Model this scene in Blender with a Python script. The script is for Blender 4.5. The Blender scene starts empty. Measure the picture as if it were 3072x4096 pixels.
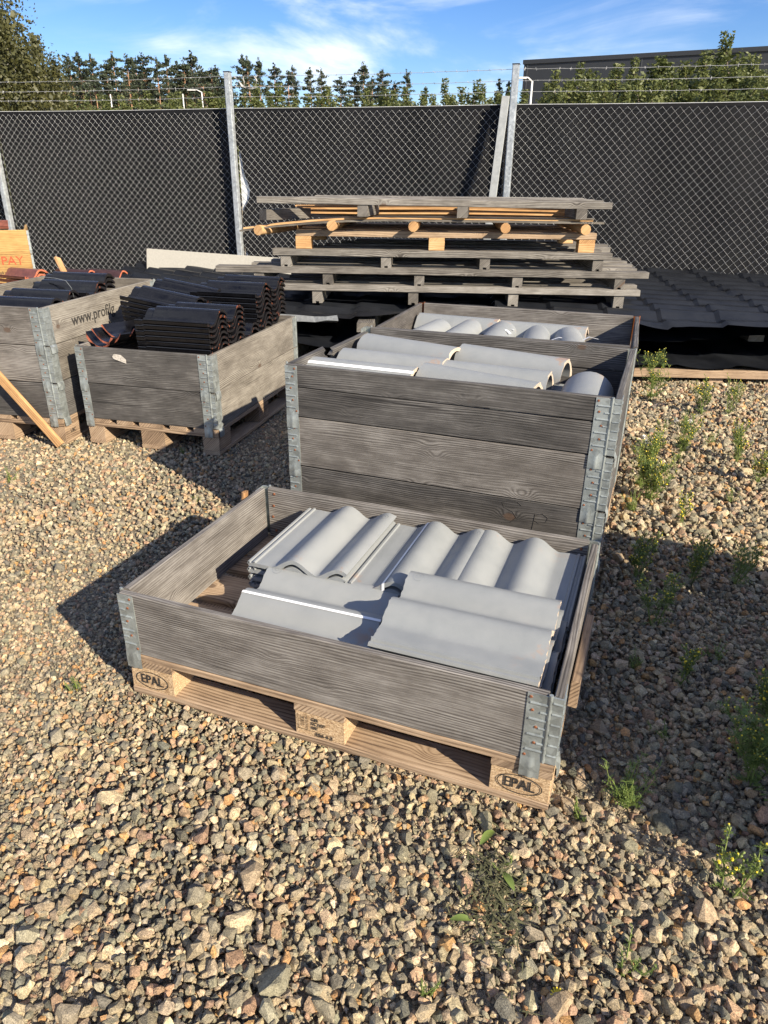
import bpy, bmesh, math, random
import numpy as np
from mathutils import Vector, Matrix, Quaternion

sc = bpy.context.scene
C = sc.collection
R = math.radians

# ------------------------------------------------------------------ camera, sky, sun, exposure
CAM = Vector((1.2572, -1.2868, 1.3708))
YAW, PITCH, ROLL = 0.35836, -0.44235, 0.01024
_f = Vector((-math.sin(YAW)*math.cos(PITCH), math.cos(YAW)*math.cos(PITCH), math.sin(PITCH)))
_r0 = Vector((math.cos(YAW), math.sin(YAW), 0)); _u0 = _r0.cross(_f)
_r = math.cos(ROLL)*_r0 + math.sin(ROLL)*_u0; _u = -math.sin(ROLL)*_r0 + math.cos(ROLL)*_u0
cam_d = bpy.data.cameras.new('camera'); cam = bpy.data.objects.new('camera', cam_d); C.objects.link(cam)
cam.matrix_world = Matrix(((_r.x, _u.x, -_f.x, CAM.x), (_r.y, _u.y, -_f.y, CAM.y), (_r.z, _u.z, -_f.z, CAM.z), (0, 0, 0, 1)))
cam_d.sensor_fit = 'VERTICAL'; cam_d.sensor_height = 36; cam_d.lens = 36*2829.96/4096
cam_d.clip_start = 0.05; cam_d.clip_end = 2000
sc.camera = cam

SUN = Vector((0.783, -0.385, 0.488)).normalized()
world = bpy.data.worlds.new('World'); sc.world = world; world.use_nodes = True
wn = world.node_tree; wn.nodes.clear()
w_out = wn.nodes.new('ShaderNodeOutputWorld'); w_bg = wn.nodes.new('ShaderNodeBackground')
sky = wn.nodes.new('ShaderNodeTexSky'); sky.sky_type = 'NISHITA'; sky.sun_disc = False
sky.sun_elevation = math.asin(SUN.z); sky.sun_rotation = math.atan2(SUN.x, SUN.y)
sky.air_density = 1.0; sky.dust_density = 0.1; sky.ozone_density = 4.0; sky.altitude = 100
w_hsv = wn.nodes.new('ShaderNodeHueSaturation'); w_hsv.inputs['Saturation'].default_value = 1.26; w_hsv.inputs['Hue'].default_value = 0.517
wn.links.new(sky.outputs[0], w_hsv.inputs['Color'])
# thin cirrus all over the sky: stretched noise on the view direction
w_tc = wn.nodes.new('ShaderNodeTexCoord')
def w_noise(rot, scl, scale, lo, hi, loc=(0, 0, 0)):
    m = wn.nodes.new('ShaderNodeMapping'); m.inputs['Rotation'].default_value = rot; m.inputs['Scale'].default_value = scl
    m.inputs['Location'].default_value = loc; m.vector_type = 'POINT'
    n = wn.nodes.new('ShaderNodeTexNoise'); n.inputs['Scale'].default_value = scale; n.inputs['Detail'].default_value = 7
    n.inputs['Roughness'].default_value = 0.58; n.inputs['Distortion'].default_value = 0.5
    wn.links.new(w_tc.outputs['Generated'], m.inputs['Vector']); wn.links.new(m.outputs[0], n.inputs['Vector'])
    r = wn.nodes.new('ShaderNodeMapRange'); r.inputs[1].default_value = lo; r.inputs[2].default_value = hi
    r.interpolation_type = 'SMOOTHSTEP'
    wn.links.new(n.outputs['Fac'], r.inputs[0]); return r.outputs[0]
c1 = w_noise((0, R(-18), R(-20)), (1.0, 1.0, 4.2), 3.4, 0.42, 0.70, (0.6, 0.1, 0.35))
c2 = w_noise((0, R(-10), R(-20)), (1.0, 1.0, 2.0), 1.6, 0.30, 0.58, (2.3, 0, 0.2))
w_mul = wn.nodes.new('ShaderNodeMath'); w_mul.operation = 'MULTIPLY'; wn.links.new(c1, w_mul.inputs[0]); wn.links.new(c2, w_mul.inputs[1])
w_mix = wn.nodes.new('ShaderNodeMix'); w_mix.data_type = 'RGBA'
wn.links.new(w_mul.outputs[0], w_mix.inputs[0]); wn.links.new(w_hsv.outputs[0], w_mix.inputs[6])
w_mix.inputs[7].default_value = (8.2, 8.6, 9.2, 1)
wn.links.new(w_mix.outputs[2], w_bg.inputs[0]); w_bg.inputs[1].default_value = 0.078
wn.links.new(w_bg.outputs[0], w_out.inputs[0])

sun_d = bpy.data.lights.new('sun', 'SUN'); sun_d.energy = 4.9; sun_d.angle = R(0.53); sun_d.color = (1.0, 0.885, 0.71)
sun_o = bpy.data.objects.new('sun', sun_d); C.objects.link(sun_o)
sun_o.rotation_euler = SUN.to_track_quat('Z', 'Y').to_euler(); sun_o.location = (12, -6, 9)
sc.view_settings.view_transform = 'Standard'; sc.view_settings.look = 'None'
sc.view_settings.exposure = 1.0; sc.view_settings.gamma = 1.0; sc.view_settings.use_curve_mapping = False

# ------------------------------------------------------------------ node helpers and materials
class NT:
    def __init__(s, name):
        s.m = bpy.data.materials.new(name); s.m.use_nodes = True; s.t = s.m.node_tree; s.t.nodes.clear()
        s.out = s.t.nodes.new('ShaderNodeOutputMaterial'); s.b = s.t.nodes.new('ShaderNodeBsdfPrincipled')
        s.t.links.new(s.b.outputs[0], s.out.inputs[0])
    def n(s, ty, ins=None, **kw):
        nd = s.t.nodes.new('ShaderNode'+ty)
        for k, v in kw.items(): setattr(nd, k, v)
        for k, v in (ins or {}).items(): s.set(nd.inputs[k], v)
        return nd
    def set(s, sock, v):
        if isinstance(v, bpy.types.NodeSocket): s.t.links.new(v, sock)
        elif isinstance(v, tuple) and len(v) == 3 and sock.type == 'RGBA': sock.default_value = (*v, 1)
        else: sock.default_value = v
    def math(s, op, a, b=0.0, c=None, clamp=False):
        nd = s.t.nodes.new('ShaderNodeMath'); nd.operation = op; nd.use_clamp = clamp
        s.set(nd.inputs[0], a); s.set(nd.inputs[1], b)
        if c is not None: s.set(nd.inputs[2], c)
        return nd.outputs[0]
    def vec(s, x, y, z):
        return s.n('CombineXYZ', {0: x, 1: y, 2: z}).outputs[0]
    def noise(s, v, scale=1.0, detail=3, rough=0.5, dist=0.0):
        return s.n('TexNoise', {'Vector': v, 'Scale': scale, 'Detail': detail, 'Roughness': rough, 'Distortion': dist}).outputs['Fac']
    def ramp(s, f, stops):
        nd = s.t.nodes.new('ShaderNodeValToRGB'); s.set(nd.inputs[0], f)
        e = nd.color_ramp.elements
        while len(e) < len(stops): e.new(0.5)
        for i, (p, c) in enumerate(stops): e[i].position = p; e[i].color = (*c, 1)
        return nd.outputs[0]
    def mr(s, f, a, b, c=0.0, d=1.0, smooth=False):
        nd = s.n('MapRange', {0: f, 1: a, 2: b, 3: c, 4: d})
        if smooth: nd.interpolation_type = 'SMOOTHSTEP'
        return nd.outputs[0]
    def mix(s, f, a, b, mode='MIX'):
        nd = s.t.nodes.new('ShaderNodeMix'); nd.data_type = 'RGBA'; nd.blend_type = mode
        s.set(nd.inputs[0], f); s.set(nd.inputs[6], a); s.set(nd.inputs[7], b); return nd.outputs[2]
    def fin(s, col, rough=0.7, metal=0.0, bump=None, bs=0.3, bd=0.01, **kw):
        s.set(s.b.inputs['Base Color'], col); s.set(s.b.inputs['Roughness'], rough); s.set(s.b.inputs['Metallic'], metal)
        if bump is not None:
            nd = s.n('Bump', {'Strength': bs, 'Distance': bd, 'Height': bump}); s.t.links.new(nd.outputs[0], s.b.inputs['Normal'])
        for k, v in kw.items(): s.set(s.b.inputs[k.replace('_', ' ')], v)
        return s.m
    def objco(s):
        tc = s.n('TexCoord').outputs['Object']; rnd = s.n('ObjectInfo').outputs['Random']
        off = s.vec(s.math('MULTIPLY', rnd, 37.0), s.math('MULTIPLY', rnd, 11.3), s.math('MULTIPLY', rnd, 23.7))
        return s.n('VectorMath', {0: tc, 1: off}, operation='ADD').outputs[0], rnd, tc

def wood(name, dark, mid, light, ringfreq=120.0, knots=1.0, contrast=1.0, bs=0.5, var=0.35, knotcol=(0.09, 0.055, 0.035)):
    t = NT(name); p, rnd, tc = t.objco()
    sp = t.n('SeparateXYZ', {0: p}); x, y, z = sp.outputs
    w = t.math('ADD', y, z)
    lo = t.noise(t.vec(t.math('MULTIPLY', x, 1.3), t.math('MULTIPLY', w, 7.0), 0.0), 1.0, 2)
    kv = t.vec(t.math('MULTIPLY', x, 4.2), t.math('MULTIPLY', w, 6.5), 0.0)
    vo = t.n('TexVoronoi', {'Vector': kv, 'Scale': 1.0, 'Randomness': 1.0}); d = vo.outputs['Distance']
    k = t.math('POWER', t.mr(d, 0.34, 0.0, 0.0, 1.0, True), 1.6)
    ring = t.math('ADD', t.math('ADD', t.math('MULTIPLY', w, ringfreq), t.math('MULTIPLY', lo, 6.5)), t.math('MULTIPLY', k, 4.0*knots))
    rs = t.math('SINE', t.math('MULTIPLY', ring, 6.2832))
    rs = t.math('POWER', t.math('MULTIPLY_ADD', rs, 0.5, 0.5), 0.55)
    rmod = t.mr(t.noise(t.vec(t.math('MULTIPLY', x, 1.1), t.math('MULTIPLY', w, 15.0), 5.5), 1.0, 3, 0.6), 0.35, 0.65, 0.1, 1.0)
    rs = t.math('ADD', t.math('MULTIPLY', rs, rmod), t.math('MULTIPLY', t.math('SUBTRACT', 1.0, rmod), 0.7))
    fib = t.noise(t.vec(t.math('MULTIPLY', x, 7.0), t.math('MULTIPLY', w, 330.0), t.math('MULTIPLY', y, 40.0)), 1.0, 3, 0.6)
    blo = t.noise(t.vec(t.math('MULTIPLY', x, 3.4), t.math('MULTIPLY', w, 6.0), 3.1), 1.0, 5, 0.65)
    stn = t.noise(t.vec(t.math('MULTIPLY', x, 9.0), t.math('MULTIPLY', w, 26.0), 7.7), 1.0, 4, 0.65)
    f = t.math('MULTIPLY_ADD', rs, 0.75*contrast, 0.5-0.55*contrast)
    f = t.math('ADD', f, t.math('MULTIPLY', t.math('SUBTRACT', fib, 0.5), 1.0*contrast))
    f = t.math('ADD', f, t.math('MULTIPLY', t.math('SUBTRACT', blo, 0.5), 1.0))
    f = t.math('ADD', f, t.math('MULTIPLY', t.math('SUBTRACT', stn, 0.5), 0.6))
    f = t.math('ADD', f, t.math('MULTIPLY', t.math('SUBTRACT', rnd, 0.5), var), clamp=True)
    col = t.ramp(f, [(0.08, dark), (0.5, mid), (0.95, light)])
    if knots > 0:
        kk = t.mr(t.math('ADD', d, t.math('MULTIPLY', t.math('SUBTRACT', stn, 0.5), 0.06)), 0.06, 0.11, 1.0, 0.0, True)
        kpick = t.math('GREATER_THAN', t.n('SeparateColor', {0: vo.outputs['Color']}).outputs[0], 0.45)
        col = t.mix(t.math('MULTIPLY', t.math('MULTIPLY', kk, kpick), 0.8), col, knotcol)
    # dark drying cracks along the grain
    cr = t.noise(t.vec(t.math('MULTIPLY', x, 1.6), t.math('MULTIPLY', w, 75.0), 1.7), 1.0, 2, 0.5)
    crm = t.mr(cr, 0.70, 0.76, 0.0, 0.75, True)
    col = t.mix(crm, col, tuple(c*0.45 for c in dark))
    h = t.math('ADD', t.math('MULTIPLY', rs, 0.55), t.math('MULTIPLY', fib, 0.9))
    h = t.math('SUBTRACT', h, t.math('MULTIPLY', crm, 1.3))
    return t.fin(col, 0.82, 0.0, h, bs, 0.0016)

M = {}
M['wood_grey'] = wood('weathered_grey_wood', (0.044, 0.038, 0.033), (0.128, 0.115, 0.102), (0.29, 0.272, 0.248))
M['wood_dark'] = wood('dark_weathered_wood', (0.026, 0.0238, 0.022), (0.084, 0.078, 0.072), (0.215, 0.204, 0.19), var=0.2)
M['wood_pale'] = wood('pale_dry_wood', (0.06, 0.051, 0.041), (0.165, 0.146, 0.12), (0.32, 0.295, 0.25))
M['wood_beam'] = wood('grey_beam_wood', (0.055, 0.048, 0.041), (0.165, 0.15, 0.13), (0.33, 0.31, 0.275), ringfreq=90, var=0.4)
M['wood_pallet'] = wood('pallet_wood', (0.11, 0.07, 0.042), (0.31, 0.215, 0.135), (0.47, 0.35, 0.235), ringfreq=80, contrast=0.8)
M['wood_new'] = wood('fresh_pine_wood', (0.26, 0.13, 0.05), (0.50, 0.29, 0.125), (0.64, 0.43, 0.23), ringfreq=70, contrast=0.7, bs=0.25)
M['wood_yellow'] = wood('varnished_yellow_wood', (0.16, 0.08, 0.025), (0.36, 0.215, 0.07), (0.50, 0.33, 0.13), ringfreq=60, contrast=0.6, bs=0.2)

def chip():
    t = NT('pressed_chip_block'); p, rnd, tc = t.objco()
    v = t.n('TexVoronoi', {'Vector': t.n('VectorMath', {0: p, 1: (1, 2.2, 1.6)}, operation='MULTIPLY').outputs[0], 'Scale': 260.0})
    c = t.n('SeparateColor', {0: v.outputs['Color']}).outputs[0]
    n = t.noise(p, 30, 4, 0.6)
    f = t.math('ADD', t.math('MULTIPLY', c, 0.7), t.math('MULTIPLY', n, 0.45))
    col = t.ramp(f, [(0.1, (0.22, 0.13, 0.065)), (0.55, (0.46, 0.31, 0.17)), (0.95, (0.66, 0.49, 0.30))])
    return t.fin(col, 0.9, 0, c, 0.8, 0.002)
M['chip'] = chip()

def galv(name, base=0.42, tint=(0.93, 1.0, 1.0), rust=0.0):
    t = NT(name); p, rnd, tc = t.objco()
    v = t.n('TexVoronoi', {'Vector': p, 'Scale': 55.0}); c = t.n('SeparateColor', {0: v.outputs['Color']}).outputs[0]
    n = t.noise(p, 14, 5, 0.6); n2 = t.noise(p, 160, 3, 0.6)
    f = t.math('ADD', t.math('MULTIPLY', c, 0.25), t.math('ADD', t.math('MULTIPLY', n, 0.6), t.math('MULTIPLY', n2, 0.2)))
    col = t.ramp(f, [(0.25, tuple(base*0.62*k for k in tint)), (0.5, tuple(base*k for k in tint)), (0.85, tuple(min(1, base*1.5)*k for k in tint))])
    if rust > 0:
        rm = t.mr(t.noise(p, 9, 5, 0.65), 0.62-rust*0.3, 0.75-rust*0.3, 0, 1, True)
        col = t.mix(rm, col, (0.25, 0.085, 0.03))
    return t.fin(col, t.mr(f, 0.3, 0.8, 0.36, 0.58), 0.55, n2, 0.15, 0.002)
M['galv'] = galv('galvanised_steel', 0.35, (0.92, 1.0, 0.97))
M['galv_post'] = galv('galvanised_post_steel', 0.52, (0.93, 0.98, 1.0))
M['galv_rust'] = galv('rusty_hinge_steel', 0.3, (1, 0.9, 0.8), 0.9)

def simple(name, col, rough=0.6, metal=0.0, nscale=40.0, namt=0.25, bs=0.2, bd=0.003, **kw):
    t = NT(name); p, rnd, tc = t.objco(); n = t.noise(p, nscale, 5, 0.6)
    lo = t.mr(n, 0.3, 0.7, 1-namt, 1+namt)
    c = t.n('VectorMath', {0: (col[0], col[1], col[2]), 1: t.vec(lo, lo, lo)}, operation='MULTIPLY').outputs[0]
    return t.fin(c, rough, metal, n, bs, bd, **kw)
M['rivet'] = simple('rusty_rivet', (0.22, 0.085, 0.04), 0.7, 0.3, 300, 0.5)
M['ink'] = simple('black_ink', (0.018, 0.016, 0.015), 0.8, 0, 400, 0.4)
M['ink_soft'] = simple('faded_ink', (0.032, 0.029, 0.026), 0.85, 0, 200, 0.5)
M['ink_red'] = simple('red_paint_print', (0.62, 0.06, 0.015), 0.6)
M['strap'] = simple('white_plastic_strap', (0.78, 0.79, 0.80), 0.4, 0, 30, 0.06)
M['strap_grey'] = simple('grey_plastic_strap', (0.22, 0.23, 0.22), 0.5)
M['wire'] = simple('zinc_wire', (0.72, 0.73, 0.72), 0.45, 0.1, 60, 0.15)
M['barb'] = simple('barbed_wire_zinc', (0.50, 0.50, 0.48), 0.5, 0.4, 60, 0.2)
M['white_board'] = simple('off_white_board', (0.46, 0.44, 0.38), 0.85, 0, 90, 0.10)
M['white_film'] = simple('white_plastic_film', (0.75, 0.78, 0.80), 0.55, 0, 8, 0.1)
M['clay'] = simple('raw_red_clay', (0.42, 0.12, 0.06), 0.8, 0, 60, 0.3)
M['clay_brown'] = simple('brown_glazed_clay', (0.16, 0.055, 0.035), 0.35, 0, 30, 0.35)
M['clay_dark'] = simple('dark_brown_glazed_clay', (0.045, 0.02, 0.018), 0.3, 0, 30, 0.4)
M['lamp_white'] = simple('white_painted_mast', (0.7, 0.7, 0.68), 0.5)
M['stem'] = simple('weed_stem_green', (0.16, 0.20, 0.05), 0.6, 0, 50, 0.3)
M['petal'] = simple('yellow_petal', (0.80, 0.60, 0.03), 0.6, 0, 50, 0.15)
M['seed'] = simple('white_seed_fluff', (0.72, 0.70, 0.66), 0.9)
M['bark'] = simple('grey_brown_bark', (0.12, 0.095, 0.075), 0.9, 0, 3, 0.4)
M['bark_pine'] = simple('orange_pine_bark', (0.34, 0.19, 0.11), 0.9, 0, 2, 0.4)
M['bark_birch'] = simple('pale_birch_bark', (0.5, 0.48, 0.44), 0.8, 0, 2, 0.5)
M['board_grey'] = simple('dull_grey_board', (0.33, 0.345, 0.34), 0.6, 0.1, 25, 0.15)
M['dead'] = simple('dry_dark_weed', (0.085, 0.085, 0.038), 0.9, 0, 80, 0.6)

def leaf(name, c1, c2, trans=0.25):
    t = NT(name); tc = t.n('TexCoord').outputs['Object']; rnd = t.n('ObjectInfo').outputs['Random']
    g = t.n('NewGeometry').outputs['Random Per Island']
    col = t.mix(t.math('ADD', t.math('MULTIPLY', g, 0.75), t.math('MULTIPLY', rnd, 0.25)), c1, c2)
    t.fin(col, 0.55)
    tr = t.n('BsdfTranslucent', {'Color': col}); ms = t.n('MixShader', {0: trans})
    t.t.links.new(t.b.outputs[0], ms.inputs[1]); t.t.links.new(tr.outputs[0], ms.inputs[2]); t.t.links.new(ms.outputs[0], t.out.inputs[0])
    return t.m
M['leaf_weed'] = leaf('weed_leaf', (0.10, 0.16, 0.035), (0.22, 0.29, 0.07), 0.3)
M['leaf_birch'] = leaf('birch_leaf', (0.038, 0.044, 0.013), (0.11, 0.105, 0.032), 0.25)
M['leaf_shrub'] = leaf('young_birch_leaf', (0.075, 0.10, 0.028), (0.19, 0.205, 0.065), 0.35)
M['leaf_pine'] = leaf('pine_needles', (0.024, 0.036, 0.020), (0.06, 0.075, 0.036), 0.12)

def concrete_tile():
    t = NT('grey_painted_concrete_tile'); p, rnd, tc = t.objco()
    n = t.noise(p, 6, 4, 0.55); n2 = t.noise(p, 420, 3, 0.6); n3 = t.noise(p, 26, 4, 0.6)
    f = t.math('ADD', t.math('ADD', t.math('MULTIPLY', n, 0.6), t.math('MULTIPLY', n3, 0.25)), t.math('MULTIPLY', n2, 0.15))
    f = t.math('ADD', f, t.math('MULTIPLY', t.math('SUBTRACT', rnd, 0.5), 0.22))
    col = t.ramp(f, [(0.25, (0.208, 0.222, 0.225)), (0.5, (0.252, 0.264, 0.263)), (0.78, (0.29, 0.299, 0.293))])
    # rusty brown run-off stains near the lower end of some tiles
    sx = t.n('SeparateXYZ', {0: tc}).outputs[0]
    endm = t.math('MULTIPLY', t.mr(sx, 0.12, 0.205, 0, 1, True), t.mr(t.noise(p, 12, 5, 0.62), 0.54, 0.68, 0, 0.6, True))
    col = t.mix(endm, col, (0.36, 0.20, 0.11))
    chalk = t.mr(t.noise(p, 11, 6, 0.7, 1.0), 0.70, 0.76, 0, 0.5, True)
    col = t.mix(chalk, col, (0.62, 0.63, 0.63))
    return t.fin(col, t.mr(n3, 0.3, 0.7, 0.42, 0.6), 0, n2, 0.35, 0.0012)
M['tile_grey'] = concrete_tile()
M['tile_core'] = simple('broken_concrete_core', (0.50, 0.41, 0.32), 0.95, 0, 350, 0.5, 0.8, 0.004)

def black_tile():
    t = NT('black_glazed_tile'); p, rnd, tc = t.objco(); n = t.noise(p, 18, 5, 0.6); n2 = t.noise(p, 260, 3)
    col = t.ramp(n, [(0.3, (0.0035, 0.0035, 0.0045)), (0.7, (0.0075, 0.0075, 0.009))])
    dust = t.mr(t.noise(p, 5, 5, 0.65), 0.5, 0.85, 0, 0.25, True)
    col = t.mix(dust, col, (0.018, 0.0175, 0.017))
    return t.fin(col, t.mr(n, 0.3, 0.75, 0.10, 0.30), 0, n, 0.10, 0.003)
M['tile_black'] = black_tile()
def black_edge():
    t = NT('black_tile_end_with_clay_chips'); p, rnd, tc = t.objco()
    m = t.mr(t.noise(p, 45, 4, 0.6), 0.60, 0.66, 0, 1, True)
    return t.fin(t.mix(m, (0.012, 0.011, 0.012), (0.22, 0.065, 0.03)), 0.4, 0, m, 0.3, 0.002)
M['tile_black_edge'] = black_edge()
def sheet_metal():
    t = NT('black_coated_sheet_metal'); p, rnd, tc = t.objco(); n = t.noise(p, 4, 5, 0.6); n2 = t.noise(p, 60, 4)
    col = t.ramp(n, [(0.3, (0.007, 0.008, 0.0105)), (0.7, (0.015, 0.017, 0.021))])
    dust = t.mr(n2, 0.58, 0.8, 0, 0.35, True)
    col = t.mix(dust, col, (0.035, 0.037, 0.04))
    return t.fin(col, t.mr(n, 0.3, 0.7, 0.30, 0.45), 0.0, n, 0.15, 0.01, Specular_IOR_Level=0.35)
M['sheet'] = sheet_metal()
M['sheet_under'] = simple('grey_sheet_underside', (0.20, 0.21, 0.21), 0.45, 0.3)
def screen():
    t = NT('black_privacy_screen'); p, rnd, tc = t.objco()
    n = t.noise(p, 1.6, 4, 0.55); v = t.noise(p, 330, 2, 0.6); v2 = t.noise(p, 75, 3, 0.6)
    col = t.ramp(n, [(0.3, (0.0060, 0.0064, 0.0080)), (0.7, (0.011, 0.0115, 0.0135))])
    sp = t.math('MULTIPLY', t.mr(v, 0.66, 0.74, 0, 1, True), t.mr(v2, 0.45, 0.6, 0, 0.7))
    col = t.mix(sp, col, (0.10, 0.10, 0.105))
    return t.fin(col, 0.8, 0, t.math('ADD', t.math('MULTIPLY', v, 0.5), v2), 0.25, 0.003, Specular_IOR_Level=0.2)
M['screen'] = screen()
M['warehouse'] = simple('dark_grey_cladding', (0.022, 0.025, 0.030), 0.6, 0.0, 0.2, 0.1, 0.0)
M['warehouse_seam'] = simple('cladding_seam', (0.05, 0.054, 0.058), 0.6, 0, 0.5, 0.1, 0.0)

def stone():
    t = NT('crushed_granite'); tc = t.n('TexCoord').outputs['Object']
    at = t.n('Attribute', attribute_name='col').outputs['Color']
    n1 = t.noise(tc, 330, 4, 0.75); n2 = t.noise(tc, 70, 3, 0.6); v = t.n('TexVoronoi', {'Vector': tc, 'Scale': 420.0}).outputs['Distance']
    k = t.mr(t.math('ADD', t.math('MULTIPLY', n1, 0.65), t.math('MULTIPLY', n2, 0.35)), 0.36, 0.64, 0.35, 1.6)
    c = t.mix(1.0, at, t.vec(k, k, k), 'MULTIPLY')
    c = t.mix(t.mr(v, 0.0, 0.2, 0.6, 0.0), c, (0.04, 0.038, 0.033))
    return t.fin(c, 0.88, 0, t.math('ADD', n1, n2), 0.9, 0.004)
M['stone'] = stone()
def ground_mat():
    t = NT('gravel_fines'); tc = t.n('TexCoord').outputs['Object']
    v = t.n('TexVoronoi', {'Vector': tc, 'Scale': 95.0, 'Randomness': 1.0}); c = t.n('SeparateColor', {0: v.outputs['Color']}).outputs[0]
    v2 = t.n('TexVoronoi', {'Vector': tc, 'Scale': 260.0}); n = t.noise(tc, 2.2, 4)
    f = t.math('ADD', t.math('MULTIPLY', c, 0.6), t.math('ADD', t.math('MULTIPLY', v2.outputs['Distance'], 0.4), t.math('MULTIPLY', n, 0.2)))
    col = t.ramp(f, [(0.1, (0.10, 0.08, 0.055)), (0.5, (0.21, 0.17, 0.115)), (0.95, (0.34, 0.28, 0.195))])
    return t.fin(col, 0.95, 0, t.math('ADD', v.outputs['Distance'], v2.outputs['Distance']), 0.9, 0.008)
M['ground'] = ground_mat()

# ------------------------------------------------------------------ object helpers
class MB:
    def __init__(s): s.v = []; s.f = []; s.m = []
    def add(s, vs, fs, mi=0):
        o = len(s.v); s.v += [tuple(v) for v in vs]; s.f += [tuple(i+o for i in f) for f in fs]; s.m += [mi]*len(fs); return s
    def box(s, x0, x1, y0, y1, z0, z1, mi=0):
        return s.add([(x0, y0, z0), (x1, y0, z0), (x1, y1, z0), (x0, y1, z0), (x0, y0, z1), (x1, y0, z1), (x1, y1, z1), (x0, y1, z1)],
                     [(3, 2, 1, 0), (4, 5, 6, 7), (0, 1, 5, 4), (1, 2, 6, 5), (2, 3, 7, 6), (3, 0, 4, 7)], mi)
    def tube(s, pts, r, n=6, mi=0, cap=True):
        pts = [Vector(p) for p in pts]; rs = r if isinstance(r, (list, tuple)) else [r]*len(pts)
        o = []; d0 = None
        for i, p in enumerate(pts):
            d = (pts[min(i+1, len(pts)-1)]-pts[max(i-1, 0)]).normalized()
            a = Vector((0, 0, 1)) if abs(d.z) < 0.9 else Vector((1, 0, 0))
            e1 = d.cross(a).normalized(); e2 = d.cross(e1)
            o += [p+rs[i]*(math.cos(6.2832*k/n)*e1+math.sin(6.2832*k/n)*e2) for k in range(n)]
        fs = [(i*n+k, i*n+(k+1) % n, (i+1)*n+(k+1) % n, (i+1)*n+k) for i in range(len(pts)-1) for k in range(n)]
        if cap: fs += [tuple(range(n-1, -1, -1)), tuple((len(pts)-1)*n+k for k in range(n))]
        return s.add(o, fs, mi)
    def mesh(s, name, mats, smooth=False, angle=None):
        me = bpy.data.meshes.new(name); me.from_pydata(s.v, [], s.f)
        for m in (mats if isinstance(mats, (list, tuple)) else [mats]): me.materials.append(m)
        if any(s.m): me.polygons.foreach_set('material_index', s.m)
        if smooth or angle: me.polygons.foreach_set('use_smooth', [True]*len(s.f))
        me.update()
        if angle: me.set_sharp_from_angle(angle=R(angle))
        return me

def ob(name, me, parent=None, loc=(0, 0, 0), rot=(0, 0, 0), label=None, cat=None, group=None, kind=None, scale=None):
    o = bpy.data.objects.new(name, me); C.objects.link(o); o.parent = parent; o.location = loc; o.rotation_euler = rot
    if scale: o.scale = scale
    if label: o['label'] = label
    if cat: o['category'] = cat
    if group: o['group'] = group
    if kind: o['kind'] = kind
    return o
def empty(name, loc, rz=0, label=None, cat=None, group=None):
    o = ob(name, None, None, loc, (0, 0, rz), label, cat, group); o.empty_display_size = 0.1; return o
ORD = ['first', 'second', 'third', 'fourth', 'fifth', 'sixth', 'seventh', 'eighth', 'ninth', 'tenth', 'eleventh', 'twelfth', 'thirteenth', 'fourteenth',
       'fifteenth', 'sixteenth', 'seventeenth', 'eighteenth', 'nineteenth', 'twentieth']
def ordw(i):
    if i < 20: return ORD[i]
    t = ['twenty', 'thirty', 'forty', 'fifty', 'sixty', 'seventy', 'eighty'][(i+1)//10-2]
    return ['twentieth', 'thirtieth', 'fortieth', 'fiftieth', 'sixtieth', 'seventieth', 'eightieth'][(i+1)//10-2] if (i+1) % 10 == 0 else t+'-'+ORD[(i+1) % 10-1]

rng = random.Random(7)
_bc = {}
def board_mesh(l, d, h, mat, seg=2, ch=0.0025, jit=0.0012, seed=None):
    """board centred on the origin, length along X, thickness Y, height Z, edges worn"""
    key = (round(l, 4), round(d, 4), round(h, 4), mat, seg, seed)
    if key in _bc: return _bc[key]
    r = random.Random(str(key)); mb = MB(); a, b = d/2, h/2
    prof = [(-a+ch, -b), (a-ch, -b), (a, -b+ch), (a, b-ch), (a-ch, b), (-a+ch, b), (-a, b-ch), (-a, -b+ch)]
    vs = []
    for i in range(seg+1):
        x = -l/2+l*i/seg; jy, jz, s = r.uniform(-jit, jit), r.uniform(-jit, jit), 1+r.uniform(-jit, jit)*2
        if i in (0, seg): jy = jz = 0
        for (y, z) in prof: vs.append((x+(r.uniform(-jit, jit) if i in (0, seg) else 0), y*s+jy, z*s+jz+r.uniform(-jit, jit)*0.4))
    fs = [(i*8+k, (i+1)*8+k, (i+1)*8+(k+1) % 8, i*8+(k+1) % 8) for i in range(seg) for k in range(8)]
    fs = [tuple(reversed(f)) for f in fs]
    fs = [f[::-1] for f in fs]
    fs += [tuple(range(8))[::-1], tuple(seg*8+k for k in range(8))]
    mb.add(vs, fs); me = mb.mesh('board', M[mat])
    bm = bmesh.new(); bm.from_mesh(me); bmesh.ops.recalc_face_normals(bm, faces=bm.faces); bm.to_mesh(me); bm.free()
    _bc[key] = me; return me
def board(name, parent, x0, x1, y0, y1, z0, z1, mat, along='x', label=None, seg=2, seed=None, tilt=(0, 0), jit=0.0012, **kw):
    c = ((x0+x1)/2, (y0+y1)/2, (z0+z1)/2)
    if along == 'x': me = board_mesh(x1-x0, y1-y0, z1-z0, mat, seg, seed=seed, jit=jit); rot = (tilt[0], tilt[1], 0)
    elif along == 'y': me = board_mesh(y1-y0, x1-x0, z1-z0, mat, seg, seed=seed, jit=jit); rot = (0, 0, math.pi/2)
    return ob(name, me, parent, c, rot, label, **kw)

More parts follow.
